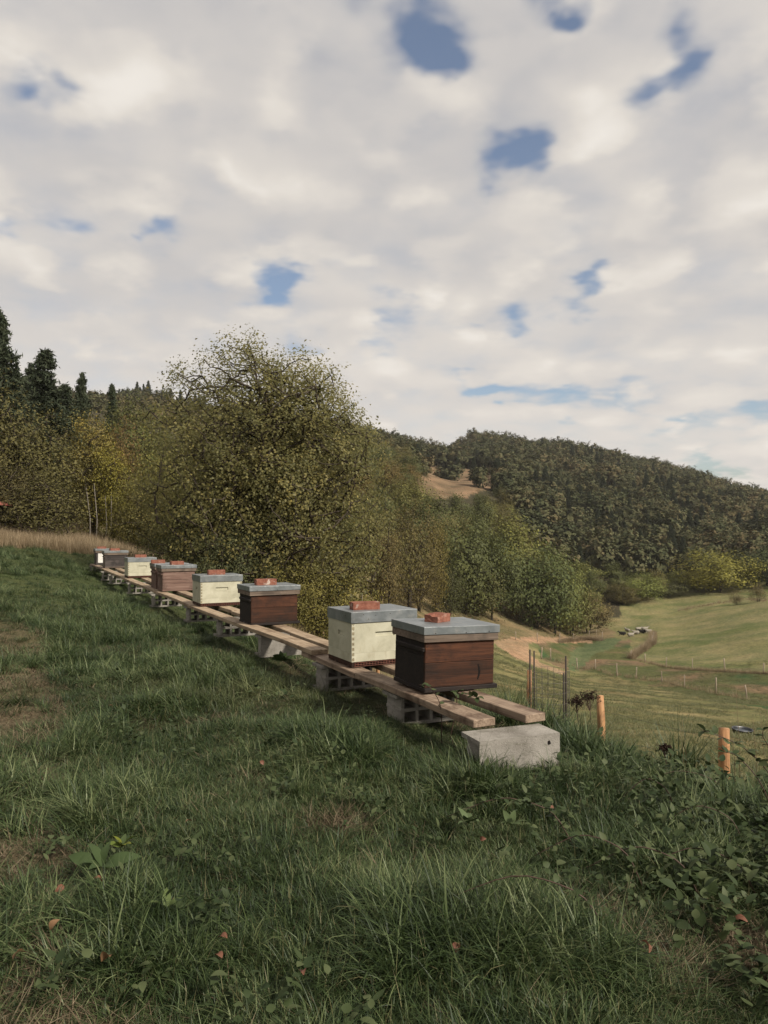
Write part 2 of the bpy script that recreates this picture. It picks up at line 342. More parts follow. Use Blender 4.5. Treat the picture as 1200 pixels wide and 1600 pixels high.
# ------------------------------------------------------------------ terrain heights, relative to the eye, by bearing and distance
TAB = [(-180, [(1, -1.4), (10, -1.4), (60, -1), (200, 0), (900, 5)]),
       (-70, [(1, -1.38), (10, -1.2), (30, 1), (60, 6), (200, 35), (400, 60), (900, 60)]),
       (-300, [(1, -1.38), (8, -1.2), (20, -.3), (30, .2), (40, 2), (60, 7), (100, 17), (200, 40), (350, 65), (600, 60), (900, 40)]),
       (0, [(1, -1.38), (5, -1.34), (8, -1.25), (14, -1.02), (20, -.82), (27, -.62), (31, -.35), (36, .3), (45, 2), (60, 6), (100, 14), (200, 30), (350, 53), (500, 45), (900, 30)]),
       (150, [(1, -1.38), (5, -1.33), (10, -1.30), (18, -1.27), (24, -1.08), (30, -.90), (40, -.3), (50, 1), (60, 3), (100, 12), (200, 29), (350, 54), (500, 45), (900, 25)]),
       (250, [(1, -1.38), (5, -1.33), (9, -1.28), (12, -1.28), (16, -1.4), (22, -1.5), (30, -1.6), (40, -1.4), (60, 0), (100, 8), (200, 27), (350, 55), (500, 48), (900, 25)]),
       (320, [(1, -1.37), (5, -1.31), (8, -1.27), (10, -1.27), (12.5, -1.6), (18, -2.0), (25, -2.3), (40, -3), (60, -3), (100, 4), (200, 23), (350, 51), (500, 50), (900, 30)]),
       (450, [(1, -1.36), (4, -1.3), (6.5, -1.27), (7.6, -1.27), (9, -1.6), (14, -2.35), (20, -2.75), (26, -3.15), (40, -5.2), (60, -6), (80, -4), (110, 0), (200, 20), (350, 41), (500, 57), (600, 57), (900, 40)]),
       (600, [(1, -1.35), (3, -1.31), (4.7, -1.25), (6, -1.27), (7, -1.6), (9, -2.2), (12, -2.9), (20, -4.4), (40, -7.4), (60, -8.2), (80, -6.9), (95, -4), (120, 1), (200, 15), (330, 31), (480, 51), (600, 52), (900, 40)]),
       (700, [(1, -1.35), (3, -1.3), (4.1, -1.25), (5.2, -1.26), (6.2, -1.6), (9, -2.5), (12, -3.1), (20, -4.6), (40, -7.8), (60, -9.8), (76, -10.6), (88, -10.2), (100, -8.2), (115, -4.5), (200, 8), (280, 19), (330, 24), (450, 38), (560, 41), (900, 30)]),
       (738, [(1, -1.35), (3, -1.3), (4.05, -1.245), (5.1, -1.265), (6.2, -1.61), (9, -2.55), (12, -3.1), (20, -4.65), (40, -7.9), (60, -10.2), (76, -11.3), (88, -11.4), (100, -10.2), (115, -8), (125, -5), (200, 8), (280, 20), (330, 26), (400, 42), (450, 48), (560, 44), (900, 25)]),
       (780, [(1, -1.35), (3, -1.29), (4, -1.24), (4.9, -1.27), (6.2, -1.62), (9, -2.6), (12, -3.1), (20, -4.7), (40, -8), (60, -10.6), (75, -12.0), (85, -12.6), (95, -12.4), (110, -11.2), (125, -7.5), (200, 7), (330, 27), (450, 47), (540, 46), (900, 20)]),
       (900, [(1, -1.36), (3, -1.31), (4.2, -1.30), (5.2, -1.48), (6.2, -1.85), (9, -2.9), (12, -3.5), (20, -5.2), (40, -9), (58, -12.2), (70, -13.9), (85, -15), (110, -16.4), (125, -16.6), (140, -15), (200, -2), (300, 18), (450, 42), (550, 40), (900, 15)]),
       (1050, [(1, -1.38), (3, -1.34), (4.2, -1.40), (5.2, -1.68), (6.5, -2.25), (9, -3.0), (12, -3.6), (20, -5.3), (40, -9.2), (50, -11.4), (58, -12.7), (66, -13.9), (76, -14.3), (90, -14.6), (110, -15.2), (130, -15.5), (150, -14), (200, -5), (300, 12), (450, 29), (550, 28), (900, 10)]),
       (1200, [(1, -1.40), (3, -1.38), (4.2, -1.5), (5.0, -1.75), (6.8, -2.35), (9, -3.1), (20, -5.5), (40, -9.6), (50, -11.6), (60, -13.3), (68, -13.3), (80, -13.0), (100, -12.3), (125, -11.75), (145, -13), (200, -8), (300, 4), (450, 12), (550, 12), (900, 5)]),
       (1500, [(1, -1.42), (4, -1.5), (7, -2.4), (20, -6), (60, -13), (100, -11), (125, -10), (200, -5), (450, 8), (900, 5)]),
       (70, [(1, -1.42), (5, -1.7), (20, -5), (100, -10), (450, 5), (900, 5)]),
       (180, [(1, -1.4), (10, -1.4), (60, -1), (200, 0), (900, 5)])]
ths, cols_ = [], []
LR = np.linspace(0, math.log(1000), 500)
for k, kn in TAB:
    if k in (-180, -70, 70, 180): th = R(k); sec = 1.0
    else: th = math.atan((k - 600) / F); sec = 1 / math.cos(th)
    x = np.log(np.array([a for a, b in kn]) * sec); y = np.array([b for a, b in kn], float)
    # monotone-ish cubic: linear resample then smooth
    v = np.interp(LR, x, y); ker = np.exp(-np.linspace(-2, 2, 13) ** 2); ker /= ker.sum()
    v = np.convolve(np.pad(v, 6, 'edge'), ker, 'valid'); ths.append(th); cols_.append(v)
ths = np.array(ths); cols_ = np.array(cols_)
TH = np.linspace(-math.pi, math.pi, 1441); HT = np.empty((len(TH), len(LR)))
for j in range(len(LR)): HT[:, j] = np.interp(TH, ths, cols_[:, j])
ker = np.exp(-np.linspace(-2, 2, 11) ** 2); ker /= ker.sum()
HT = np.apply_along_axis(lambda c: np.convolve(np.pad(c, 5, 'edge'), ker, 'valid'), 0, HT)
def ground(x, y):
    x = np.asarray(x, float); y = np.asarray(y, float)
    r = np.sqrt(x * x + y * y); th = np.arctan2(x, y)
    a = (th + math.pi) / (2 * math.pi) * (len(TH) - 1); b = np.clip(np.log(np.maximum(r, 1)) / LR[-1], 0, .9999) * (len(LR) - 1)
    ia = np.clip(a.astype(int), 0, len(TH) - 2); ib = np.clip(b.astype(int), 0, len(LR) - 2); fa = a - ia; fb = b - ib
    h = (HT[ia, ib] * (1 - fa) + HT[ia + 1, ib] * fa) * (1 - fb) + (HT[ia, ib + 1] * (1 - fa) + HT[ia + 1, ib + 1] * fa) * fb
    s = np.sin
    h = h + .018 * s(3.1 * x + 1.3 * y) * s(2.3 * y - .7 * x) + .012 * s(6.3 * x + 2) * s(5.1 * y + 1)
    h = h + np.clip((r - 10) / 40, 0, 1) * (.10 * s(.7 * x + .3 * y) * s(.5 * y) + .2 * s(.21 * x + 1) * s(.17 * y + 2)) + np.clip((r - 130) / 100, 0, 1) * (1.6 * s(.05 * x) * s(.06 * y + 1) + 1.0 * s(.11 * x + .06 * y))
    return h + CZ
def gz(x, y): return float(ground(np.array([x]), np.array([y]))[0])
YS = np.exp(np.linspace(math.log(1.5), math.log(900), 6000))
def hit(px, py, ymin=1.5):
    d = rd(px, py); ys = YS[YS >= ymin]; t_ = ys / d[1]; g = ground(d[0] * t_, ys); z = d[2] * t_ + CZ
    k = np.nonzero(z < g)[0]
    if not len(k): return None
    k = k[0]; return np.array([d[0] * t_[k], ys[k], g[k]])

def in_poly(px, py, poly):
    c = np.zeros(px.shape, bool); n = len(poly)
    for i in range(n):
        x1, y1 = poly[i]; x2, y2 = poly[i - 1]
        m_ = ((y1 > py) != (y2 > py)) & (px < (x2 - x1) * (py - y1) / ((y2 - y1) + 1e-9) + x1); c ^= m_
    return c
def vnoise(x, y, s, seed=0):
    """cheap smooth value noise"""
    x = x * s + seed * 17.3; y = y * s + seed * 9.1; xi = np.floor(x).astype(int); yi = np.floor(y).astype(int); fx = x - xi; fy = y - yi
    h = lambda a, b: np.modf(np.abs(np.sin(a * 127.1 + b * 311.7 + seed) * 43758.5453))[0]
    fx = fx * fx * (3 - 2 * fx); fy = fy * fy * (3 - 2 * fy)
    return (h(xi, yi) * (1 - fx) + h(xi + 1, yi) * fx) * (1 - fy) + (h(xi, yi + 1) * (1 - fx) + h(xi + 1, yi + 1) * fx) * fy
def fbm(x, y, s, seed=0, o=4): return sum(vnoise(x, y, s * 2 ** i, seed + i) / 2 ** i for i in range(o)) / sum(1 / 2 ** i for i in range(o))

# row of hives: origin, direction along the row, direction across it
RO = np.array([60 / F * 4.68, 4.68]); RD = np.array([-.453, .8915]); RP = np.array([.8915, .453]); RA = math.atan2(.453, .8915)
def row_uv(x, y): dx = x - RO[0]; dy = y - RO[1]; return dx * RD[0] + dy * RD[1], dx * RP[0] + dy * RP[1]   # along, across

TRACK = [(772, 1003), (800, 996), (860, 995), (925, 998), (925, 1004), (860, 1004), (828, 1006), (825, 1016), (833, 1027), (850, 1037), (885, 1050), (880, 1055), (838, 1042), (805, 1028), (783, 1014)]
LUSH = [(884, 1040), (895, 1015), (925, 1004), (955, 996), (968, 1000), (960, 1012), (930, 1022), (912, 1042), (896, 1050)]
FARP = [(975, 985), (1010, 978), (1025, 990), (1015, 1002), (982, 1012), (985, 1030), (1030, 1043), (1100, 1048), (1210, 1053), (1400, 1053), (1400, 900), (960, 900)]
DITCH = [(840, 1005), (985, 1000), (985, 1030), (1030, 1043), (1100, 1048), (1400, 1053), (1400, 1125), (1200, 1108), (1110, 1094), (1040, 1078), (980, 1062), (925, 1050), (880, 1046), (845, 1030)]
BANK = [(560, 905), (640, 900), (760, 930), (860, 960), (930, 975), (960, 985), (960, 1000), (860, 996), (800, 996), (770, 1003), (760, 1012), (680, 1000), (560, 985)]
CLEAR = [(650, 735), (668, 720), (690, 732), (745, 732), (775, 742), (765, 764), (728, 776), (685, 780), (655, 770)]
HEATH = [(225, 660), (225, 628), (262, 614), (300, 612), (360, 616), (360, 700)]

# build the sheet (polar grid, fine inside the view)
tin = np.linspace(-33, 33, 560); tout1 = np.linspace(-180, -33, 70)[:-1]; tout2 = np.linspace(33, 180, 70)[1:]
tt = np.radians(np.concatenate([tout1, tin, tout2])); rr = np.concatenate([[.02, .3, .6], np.exp(np.linspace(math.log(.9), math.log(900), 520))])
T_, R_ = np.meshgrid(tt, rr, indexing='ij'); X_ = np.sin(T_) * R_; Y_ = np.cos(T_) * R_; Z_ = ground(X_, Y_)
px, py = proj(X_, Y_, Z_); infr = Y_ > .5
na, nr = X_.shape
C = np.zeros((na, nr, 3)); dist = R_
n_a = fbm(X_, Y_, .9, 1); n_b = fbm(X_, Y_, .22, 5); n_c = fbm(X_ * .35, Y_, .8, 9); n_d = fbm(X_, Y_, .03, 13)
lerp = lambda a, b, f: a + (b - a) * np.clip(f, 0, 1)[..., None]
A3 = lambda *c: np.array(c, float)
C[:] = A3(.028, .032, .014)                                                     # soil and thatch under the meadow
C = lerp(C, A3(.05, .04, .022), (n_a - .5) * 3)
along, across = row_uv(X_, Y_)
pathd = np.abs(X_ - (-1.42 - .48 * (Y_ - 2.8))) + (n_a - .5) * .5
pathm = (1 - np.clip((pathd - .20) / .45, 0, 1)) * np.clip((10.5 - Y_) / 3, 0, 1)
C = lerp(C, A3(.15, .115, .075), pathm)
mead_far = np.clip((dist - 7) / 9, 0, 1) * (dist < 60)
C = lerp(C, lerp(np.broadcast_to(A3(.042, .060, .022), C.shape), A3(.072, .078, .031), n_b * 1.2), mead_far)
pas = (across > 1.6) & (Y_ > 5) & (dist < 240) & (Y_ > 0)
pc = lerp(np.broadcast_to(A3(.15, .14, .062), C.shape), A3(.21, .175, .09), (n_c - .42) * 3.5)
pc = lerp(pc, A3(.11, .125, .05), (n_b - .55) * 4); pc = lerp(pc, A3(.20, .155, .08), (fbm(X_ * .5, Y_, .35, 21) - .6) * 5)
C[pas] = pc[pas]
mk = lambda poly: in_poly(px, py, poly) & infr & (dist > 30) & (dist < 260)
jx = (n_a - .5) * 8; jy = (n_c - .5) * 3
mkj = lambda poly: in_poly(px + jx, py + jy, poly) & infr & (dist > 30) & (dist < 260)
bank = mkj(BANK); C[bank] = lerp(np.broadcast_to(A3(.125, .105, .052), C.shape), A3(.21, .155, .09), (n_c - .35) * 2.5)[bank]
ditch = mkj(DITCH); dc = lerp(np.broadcast_to(A3(.085, .09, .036), C.shape), A3(.16, .11, .068), (fbm(X_ * .6, Y_, .25, 31) - .52) * 8)
dc = lerp(dc, A3(.04, .075, .028), (fbm(X_, Y_, .18, 41) - .54) * 8); C[ditch] = dc[ditch]
lush = mkj(LUSH); C[lush] = lerp(np.broadcast_to(A3(.085, .11, .052), C.shape), A3(.11, .125, .06), n_a)[lush]
farp = mk(FARP); fc = lerp(np.broadcast_to(A3(.15, .145, .065), C.shape), A3(.20, .175, .09), (n_c - .4) * 3); fc = lerp(fc, A3(.10, .115, .042), (n_b - .5) * 4); C[farp] = fc[farp]
track = mkj(TRACK); C[track] = lerp(np.broadcast_to(A3(.27, .165, .10), C.shape), A3(.33, .225, .15), n_a)[track]
hill = (dist > 118) & ~farp & ~ditch & infr & ~bank & ~(in_poly(px, py, [(870, 1014), (1400, 1014), (1400, 925), (1100, 945), (960, 965), (890, 980)]) & (dist < 150))
C[hill] = lerp(np.broadcast_to(A3(.035, .032, .018), C.shape), A3(.06, .05, .03), n_b)[hill]
dryl = (across < -2) & (Y_ > 24) & (Y_ < 60) & (X_ < -2); C[dryl] = lerp(np.broadcast_to(A3(.09, .065, .04), C.shape), A3(.16, .115, .065), n_a)[dryl]
clear = in_poly(px + (n_b - .5) * 16, py + (n_a - .5) * 5, CLEAR) & (dist > 112); C[clear] = lerp(np.broadcast_to(A3(.20, .135, .085), C.shape), A3(.11, .075, .045), (n_b - .45) * 4)[clear]
heath = in_poly(px, py, HEATH) & (dist > 230); C[heath] = lerp(np.broadcast_to(A3(.10, .06, .038), C.shape), A3(.15, .11, .065), (fbm(X_, Y_ * 2, .12, 3) - .4) * 4)[heath]
def f_ground(t):
    c = attr(t, 'Col', 'Color'); p_ = pos(t)
    d = t.new('ShaderNodeVectorMath', {0: p_}, operation='LENGTH').outputs['Value']
    pm = t.mapping(p_, (1.5, 2.5, 1), rot=(0, 0, R(-14)))
    n_ = t.noise(pm, 1.3, 8, .72); n2_ = t.noise(p_, 14, 5, .7); n3_ = t.noise(p_, .25, 5, .6)
    n4_ = t.noise(p_, 3.2, 6, .75); f = t.math('ADD', t.math('MULTIPLY', n_, .3), t.math('ADD', t.math('MULTIPLY', n2_, .3), t.math('MULTIPLY', n4_, .4)))
    f = t.ramp(f, [(.38, (.40, .42, .40)), (.5, (.95, .95, .95)), (.62, (1.65, 1.6, 1.5))])
    c = t.mix(1.0, c, f, 'MULTIPLY')
    g_ = t.ramp(n3_, [(.35, (.8, .87, .8)), (.65, (1.17, 1.1, 1.05))]); c = t.mix(1.0, c, g_, 'MULTIPLY')
    return prin(t, c, .95, .1, t.math('ADD', n_, n2_), .7, .08)
M['ground'] = mat('ground_cover', f_ground)
V = np.stack([X_, Y_, Z_], -1).reshape(-1, 3); CC = np.concatenate([C.reshape(-1, 3), np.ones((na * nr, 1))], 1)
idx = np.arange(na * nr).reshape(na, nr)
quad = np.stack([idx[:-1, :-1], idx[:-1, 1:], idx[1:, 1:], idx[1:, :-1]], -1)
def fmask(m_): return (m_[:-1, :-1] + m_[1:, 1:] + m_[:-1, 1:].astype(int) + m_[1:, :-1]) >= 3
cls = np.zeros((na - 1, nr - 1), int)
cls[fmask(pas.astype(int))] = 1; cls[fmask(ditch.astype(int))] = 3; cls[fmask(farp.astype(int))] = 2; cls[fmask(bank.astype(int))] = 5; cls[fmask(hill.astype(int))] = 4; cls[fmask(track.astype(int))] = 6
for k, (nm, lb) in enumerate([('ground', 'grassy terrace the hives stand on'), ('pasture', 'grazed olive pasture sloping down to the ditch'), ('far_pasture', 'rising grazed pasture beyond the ditch'), ('ditch_ground', 'rough marshy ground with bare soil patches'), ('hillside', 'slopes under the woods'), ('grass_bank', 'dry grass bank below the wood'), ('dirt_track', 'bare orange earth track in the valley')]):
    f = quad[cls == k]
    if not len(f): continue
    u, inv = np.unique(f, return_inverse=True)
    me = np_mesh(nm, V[u], [inv.reshape(f.shape)[:, ::-1]], {'Col': ('FLOAT_COLOR', CC[u])}, True, [M['ground']])
    # smooth normals across the seams between the pieces
    tag(mobj(nm, me), lb, kind='structure')

# ------------------------------------------------------------------ scatter with geometry nodes
def scatter(name, pts, rot, scl, idx_, protos, label, scale3=None, kind='stuff'):
    cl_ = bpy.data.collections.new(name + '_kinds')
    for o in protos: cl_.objects.link(o)
    pts = np.asarray(pts); n = len(pts)
    me = bpy.data.meshes.new(name); me.vertices.add(n); me.vertices.foreach_set('co', pts.astype(np.float32).ravel())
    for k, typ, arr, fld in (('rot', 'FLOAT_VECTOR', rot, 'vector'), ('scl', 'FLOAT_VECTOR', np.asarray(scl), 'vector'), ('idx', 'INT', idx_, 'value')):
        a = me.attributes.new(k, typ, 'POINT'); a.data.foreach_set(fld, np.asarray(arr).ravel())
    me.update()
    g = bpy.data.node_groups.new(name, 'GeometryNodeTree')
    g.interface.new_socket('Geometry', in_out='INPUT', socket_type='NodeSocketGeometry'); g.interface.new_socket('Geometry', in_out='OUTPUT', socket_type='NodeSocketGeometry')
    t = NT(g); gi = t.new('NodeGroupInput'); go = t.new('NodeGroupOutput')
    ci = t.new('GeometryNodeCollectionInfo'); ci.inputs['Collection'].default_value = cl_; ci.inputs['Separate Children'].default_value = True; ci.inputs['Reset Children'].default_value = True
    def na_(nm_, ty):
        q = t.new('GeometryNodeInputNamedAttribute', data_type=ty); q.inputs['Name'].default_value = nm_; return q.outputs['Attribute']
    ip = t.new('GeometryNodeInstanceOnPoints', {'Points': gi.outputs[0], 'Instance': ci.outputs[0], 'Pick Instance': True, 'Instance Index': na_('idx', 'INT'), 'Rotation': na_('rot', 'FLOAT_VECTOR'), 'Scale': na_('scl', 'FLOAT_VECTOR')})
    t.l.new(ip.outputs[0], go.inputs[0])
    o = mobj(name, me); md = o.modifiers.new('scatter', 'NODES'); md.node_group = g
    return tag(o, label, kind=kind)

def tuft(nb, rad, hmin, hmax, wid, mat_, lean=(.1, .9), bend=(.3, 1.6), seg=4, name='tuft', dirbias=None):
    a0 = rng.uniform(0, 2 * math.pi, nb); r0 = rad * np.sqrt(rng.random(nb)); base = np.stack([r0 * np.cos(a0), r0 * np.sin(a0), -.02 * np.ones(nb)], 1)
    az = a0 + rng.normal(0, 1.0, nb)
    if dirbias is not None: az = np.where(rng.random(nb) < .7, dirbias + rng.normal(0, .5, nb), az)
    L = rng.uniform(hmin, hmax, nb) * (1 - .3 * r0 / rad); th = rng.uniform(*lean, nb); bd = rng.uniform(*bend, nb); wd = wid * rng.uniform(.6, 1.3, nb)
    side = np.stack([-np.sin(az), np.cos(az), np.zeros(nb)], 1); tw = rng.normal(0, .5, nb)
    p_ = base.copy(); Vs = []; 
    for s_ in range(seg + 1):
        wv_ = wd * (1 - (s_ / seg) ** 1.6) * .5
        sd = side * np.cos(tw)[:, None] + np.array([0, 0, 1.0]) * np.sin(tw)[:, None] * .5
        if s_ < seg: Vs += [p_ - sd * wv_[:, None], p_ + sd * wv_[:, None]]
        else: Vs.append(p_.copy())
        d_ = np.stack([np.sin(th) * np.cos(az), np.sin(th) * np.sin(az), np.cos(th)], 1)
        p_ = p_ + d_ * (L / seg)[:, None]; th = th + bd / seg
    k = 2 * seg + 1; Vv = np.stack(Vs, 1).reshape(-1, 3); o_ = (np.arange(nb) * k)[:, None]
    q = np.concatenate([o_ + np.array([2 * s_, 2 * s_ + 1, 2 * s_ + 3, 2 * s_ + 2]) for s_ in range(seg - 1)]); tr = o_ + np.array([2 * seg - 2, 2 * seg - 1, 2 * seg])
    me = np_mesh(name, Vv, [q, tr], {'lc': ('FLOAT', np.repeat(rng.random(nb), k))}, True, [mat_])
    return bpy.data.objects.new(name, me)

# hive positions along the row: (eye distance Y of the near left corner, base height below eye)
def along_of(Yd): return (Yd - 4.68) / .8915
def row_xy(al, ac): return RO + RD * al + RP * ac
PZ = CZ - 1.03           # top of the planks
HIVES = [('brown', 4.68, 1.028), ('cream', 5.61, 1.033), ('brown', 7.83, 1.023), ('cream', 9.69, 1.016), ('pink', 11.93, 1.018), ('pink', 12.42, 1.016), ('cream', 14.9, 1.008), ('grey', 18.06, .99), ('white', 19.6, .99)]

# --- meadow grass
def meadow_pts(n, ymin, ymax, pxl=-80, pxr=1290, pw=1.0):
    Yq = (ymin ** (2 - pw) + rng.random(n) * (ymax ** (2 - pw) - ymin ** (2 - pw))) ** (1 / (2 - pw)); uq = (rng.uniform(pxl, pxr, n) - 600) / F
    return uq * Yq, Yq
def meadow_ok(x, y):
    al, ac = row_uv(x, y)
    return ac, al
tk = [tuft(40, .11, .08, .27, .0072, M['grass'], lean=(.2, 1.1), bend=(.3, 1.9)) for _ in range(4)] + [tuft(44, .09, .16, .40, .0085, M['grass'], lean=(.2, 1.0), bend=(.6, 2.2), dirbias=a_) for a_ in (0, 2, 4)] + [tuft(60, .06, .16, .40, .0080, M['grass'], lean=(.05, .8), bend=(.5, 2.2))] + [tuft(34, .09, .06, .14, .006, M['grass'], lean=(.2, 1.1))]
pts, rot, scl, ix = [], [], [], []
def add_grass(x, y, s0=1.0, seedk=None):
    al, ac = row_uv(x, y); pd = np.abs(x - (-1.42 - .48 * (y - 2.8))) + (fbm(x, y, .9, 1) - .5) * .5
    clump = fbm(x, y, 1.6, 51, 3)
    keep = np.ones(len(x), bool)
    keep &= ~((pd < .46) & (rng.random(len(x)) < .8) & (y < 9.5))
    under = (ac > -.02) & (ac < .68) & (al > -1.0) & (al < 17)
    keep &= ~(under & (rng.random(len(x)) < .55))
    for (bx_, by_, br_) in BARE: keep &= ~(((x - bx_) ** 2 + (y - by_) ** 2 * .5 < br_ ** 2) & (rng.random(len(x)) < .85))
    keep &= ~((ac > 2.6) | ((ac > 1.6) & (rng.random(len(x)) < (ac - 1.6))))
    x, y, al, ac, clump, under = x[keep], y[keep], al[keep], ac[keep], clump[keep], under[keep]
    z = ground(x, y); n = len(x)
    s = s0 * .56 * (.22 + 1.5 * clump) * rng.uniform(.75, 1.25, n)
    s = np.where(under, s * .55, s); s = np.where((ac > -.5) & (ac < 0) & (al > -.6), s * .75, s)
    s = np.where((ac > .75) & (ac < 2.2) & (al > -2.5), s * 1.25, s)
    big = clump > .56
    i_ = np.where(big, rng.integers(4, 8, n), rng.integers(0, 4, n)); i_ = np.where(rng.random(n) < .3, 8, i_)
    pts.append(np.stack([x, y, z], 1)); rot.append(np.stack([rng.normal(0, .12, n), rng.normal(0, .12, n), rng.uniform(0, 6.28, n)], 1)); scl.append(np.stack([s, s, s], 1)); ix.append(i_)
BARE = []
for bp, br_ in (((525, 1290), .13), ((915, 1445), .16), ((1010, 1500), .13), ((1150, 1470), .20), ((385, 1225), .05), ((1185, 1530), .15)):
    h_ = hit(*bp); BARE.append((h_[0], h_[1], br_ * .55))
add_grass(*meadow_pts(14000, 1.7, 5.0, pw=.9)); add_grass(*meadow_pts(13000, 4.5, 10.5, pw=.9), 1.1); add_grass(*meadow_pts(9000, 10, 30, -60, 700, pw=1.0), 1.3)
x, y = meadow_pts(6500, 1.7, 18, -80, 420, pw=1.0); pd = np.abs(x - (-1.42 - .48 * (y - 2.8))) + (fbm(x, y, .9, 1) - .5) * .5; k_ = (pd < .75) & (fbm(x, y, 2.2, 17) > .44); x, y = x[k_], y[k_]; n = len(x)
s_ = rng.uniform(.35, .7, n); pts.append(np.stack([x, y, ground(x, y)], 1)); rot.append(np.stack([rng.normal(0, .15, n), rng.normal(0, .15, n), rng.uniform(0, 6.28, n)], 1)); scl.append(np.stack([s_, s_, s_], 1)); ix.append(np.full(n, 8))
scatter('grass', np.concatenate(pts), np.concatenate(rot), np.concatenate(scl), np.concatenate(ix), tk, 'deep green meadow grass around the hives')

# --- dead thatch on the worn path and in bare patches
tth = [tuft(40, .10, .05, .16, .004, M['thatch'], lean=(.9, 1.5), bend=(0, .5), seg=3) for _ in range(3)]
x, y = meadow_pts(6500, 1.7, 18, -80, 500, pw=1.0); pd = np.abs(x - (-1.42 - .48 * (y - 2.8))) + (fbm(x, y, .9, 1) - .5) * .5; k_ = (pd < .5) & (y < 11); xs, ys_ = [x[k_]], [y[k_]]
for (bx_, by_, br_) in BARE:
    n = int(150 * br_ / .15); xs.append(bx_ + rng.normal(0, br_ * .8, n)); ys_.append(by_ + rng.normal(0, br_ * .9, n))
x, y = meadow_pts(900, 1.7, 9, pw=.9); xs.append(x); ys_.append(y)
x = np.concatenate(xs); y = np.concatenate(ys_); al, ac = row_uv(x, y); k_ = ac < 2; x, y = x[k_], y[k_]; n = len(x)
scatter('thatch', np.stack([x, y, ground(x, y) + .005], 1), np.stack([rng.normal(0, .1, n), rng.normal(0, .1, n), rng.uniform(0, 6.28, n)], 1), np.repeat(rng.uniform(.6, 1.3, n)[:, None], 3, 1), rng.integers(0, 3, n), tth, 'dead brown grass on the worn path')

# --- straw: dry tall grass behind the meadow, along the far fence, on the bank
tst = [tuft(46, .22, .35, .85, .011, M['straw'], lean=(.02, .5), bend=(.1, .9), seg=3) for _ in range(4)]
SP, SS = [], []
def straw(x, y, s): SP.append(np.stack([x, y, ground(x, y)], 1)); SS.append(s)
x, y = meadow_pts(9500, 22, 42, -120, 330, pw=0); al, ac = row_uv(x, y); edge = 25.5 - .12 * (x + 12) + (fbm(x, y, .3, 3) - .5) * 5
k_ = (y > edge) & (x < -2.6 - .19 * y + 1.2) & (rng.random(len(x)) < np.clip(1.5 - (y - edge) / 9, .1, 1)); straw(x[k_], y[k_], rng.uniform(.4, 1.15, k_.sum()))
x, y = meadow_pts(1500, 13, 30, 430, 640, pw=.5); straw(x, y, rng.uniform(.45, .95, len(x)))
x, y = meadow_pts(500, 60, 108, 600, 880, pw=0); h_ = ground(x, y); qx, qy = proj(x, y, h_); k_ = in_poly(qx, qy, BANK) & (fbm(x, y, .3, 8) > .5); straw(x[k_], y[k_], rng.uniform(.4, .8, k_.sum()))
def along_px(poly, step, jit, smin, smax, ym=30):
    for (a, b) in zip(poly[:-1], poly[1:]):
        n = max(1, int(math.hypot(b[0] - a[0], b[1] - a[1]) / step))
        for i in range(n):
            t_ = (i + random.random()) / n; h_ = hit(a[0] + (b[0] - a[0]) * t_ + random.gauss(0, jit), a[1] + (b[1] - a[1]) * t_ + random.gauss(0, jit * .5), ym)
            if h_ is not None: straw(h_[:1], h_[1:2], np.array([random.uniform(smin, smax)]))
FA = [(1020, 1007), (986, 1029), (1008, 1035), (1041, 1043), (1082, 1047), (1133, 1050), (1193, 1053)]
FB = [(846, 1030), (860, 1031), (902, 1045), (930, 1046), (964, 1057), (994, 1060), (1034, 1066), (1069, 1074), (1119, 1084), (1167, 1093)]
FC = [(806, 1000), (840, 1003), (874, 1004), (896, 1002), (920, 999), (941, 1001)]
along_px([(1021, 990)] + FA[:2], .22, 1.6, .9, 1.9); along_px(FA[1:] + [(1210, 1054)], 1.0, .8, .4, .9); along_px(FB, 3.5, 2, .5, 1.2); along_px(FC[2:], .4, 1.5, .8, 1.6); along_px([(1060, 955), (1110, 945), (1165, 936), (1199, 940)], 1.4, 1.5, .6, 1.2)
SPc = np.concatenate(SP); SSc = np.concatenate(SS); n = len(SPc)
scatter('dry_grass', SPc, np.stack([rng.normal(0, .1, n), rng.normal(0, .1, n), rng.uniform(0, 6.28, n)], 1), np.repeat(SSc[:, None], 3, 1), rng.integers(0, 4, n), tst, 'tall straw coloured dry grass')

# --- grazed tufts over the pasture
tsg = [tuft(40, .30, .07, .20, .012, M['short_grass'], lean=(.2, 1.1), bend=(.2, 1.2), seg=3) for _ in range(4)]
x, y = meadow_pts(26000, 8, 75, 560, 1300, pw=.5); al, ac = row_uv(x, y); h_ = ground(x, y); qx, qy = proj(x, y, h_)
k_ = (ac > 2.2) & ~in_poly(qx, qy, TRACK) & (fbm(x, y, .5, 61) > .36); x, y, h_ = x[k_], y[k_], h_[k_]; n = len(x)
scatter('pasture_grass', np.stack([x, y, h_], 1), np.stack([rng.normal(0, .1, n), rng.normal(0, .1, n), rng.uniform(0, 6.28, n)], 1), np.repeat(rng.uniform(.5, 1.2, n)[:, None], 3, 1), rng.integers(0, 4, n), tsg, 'short grazed tufts over the sloping pasture')

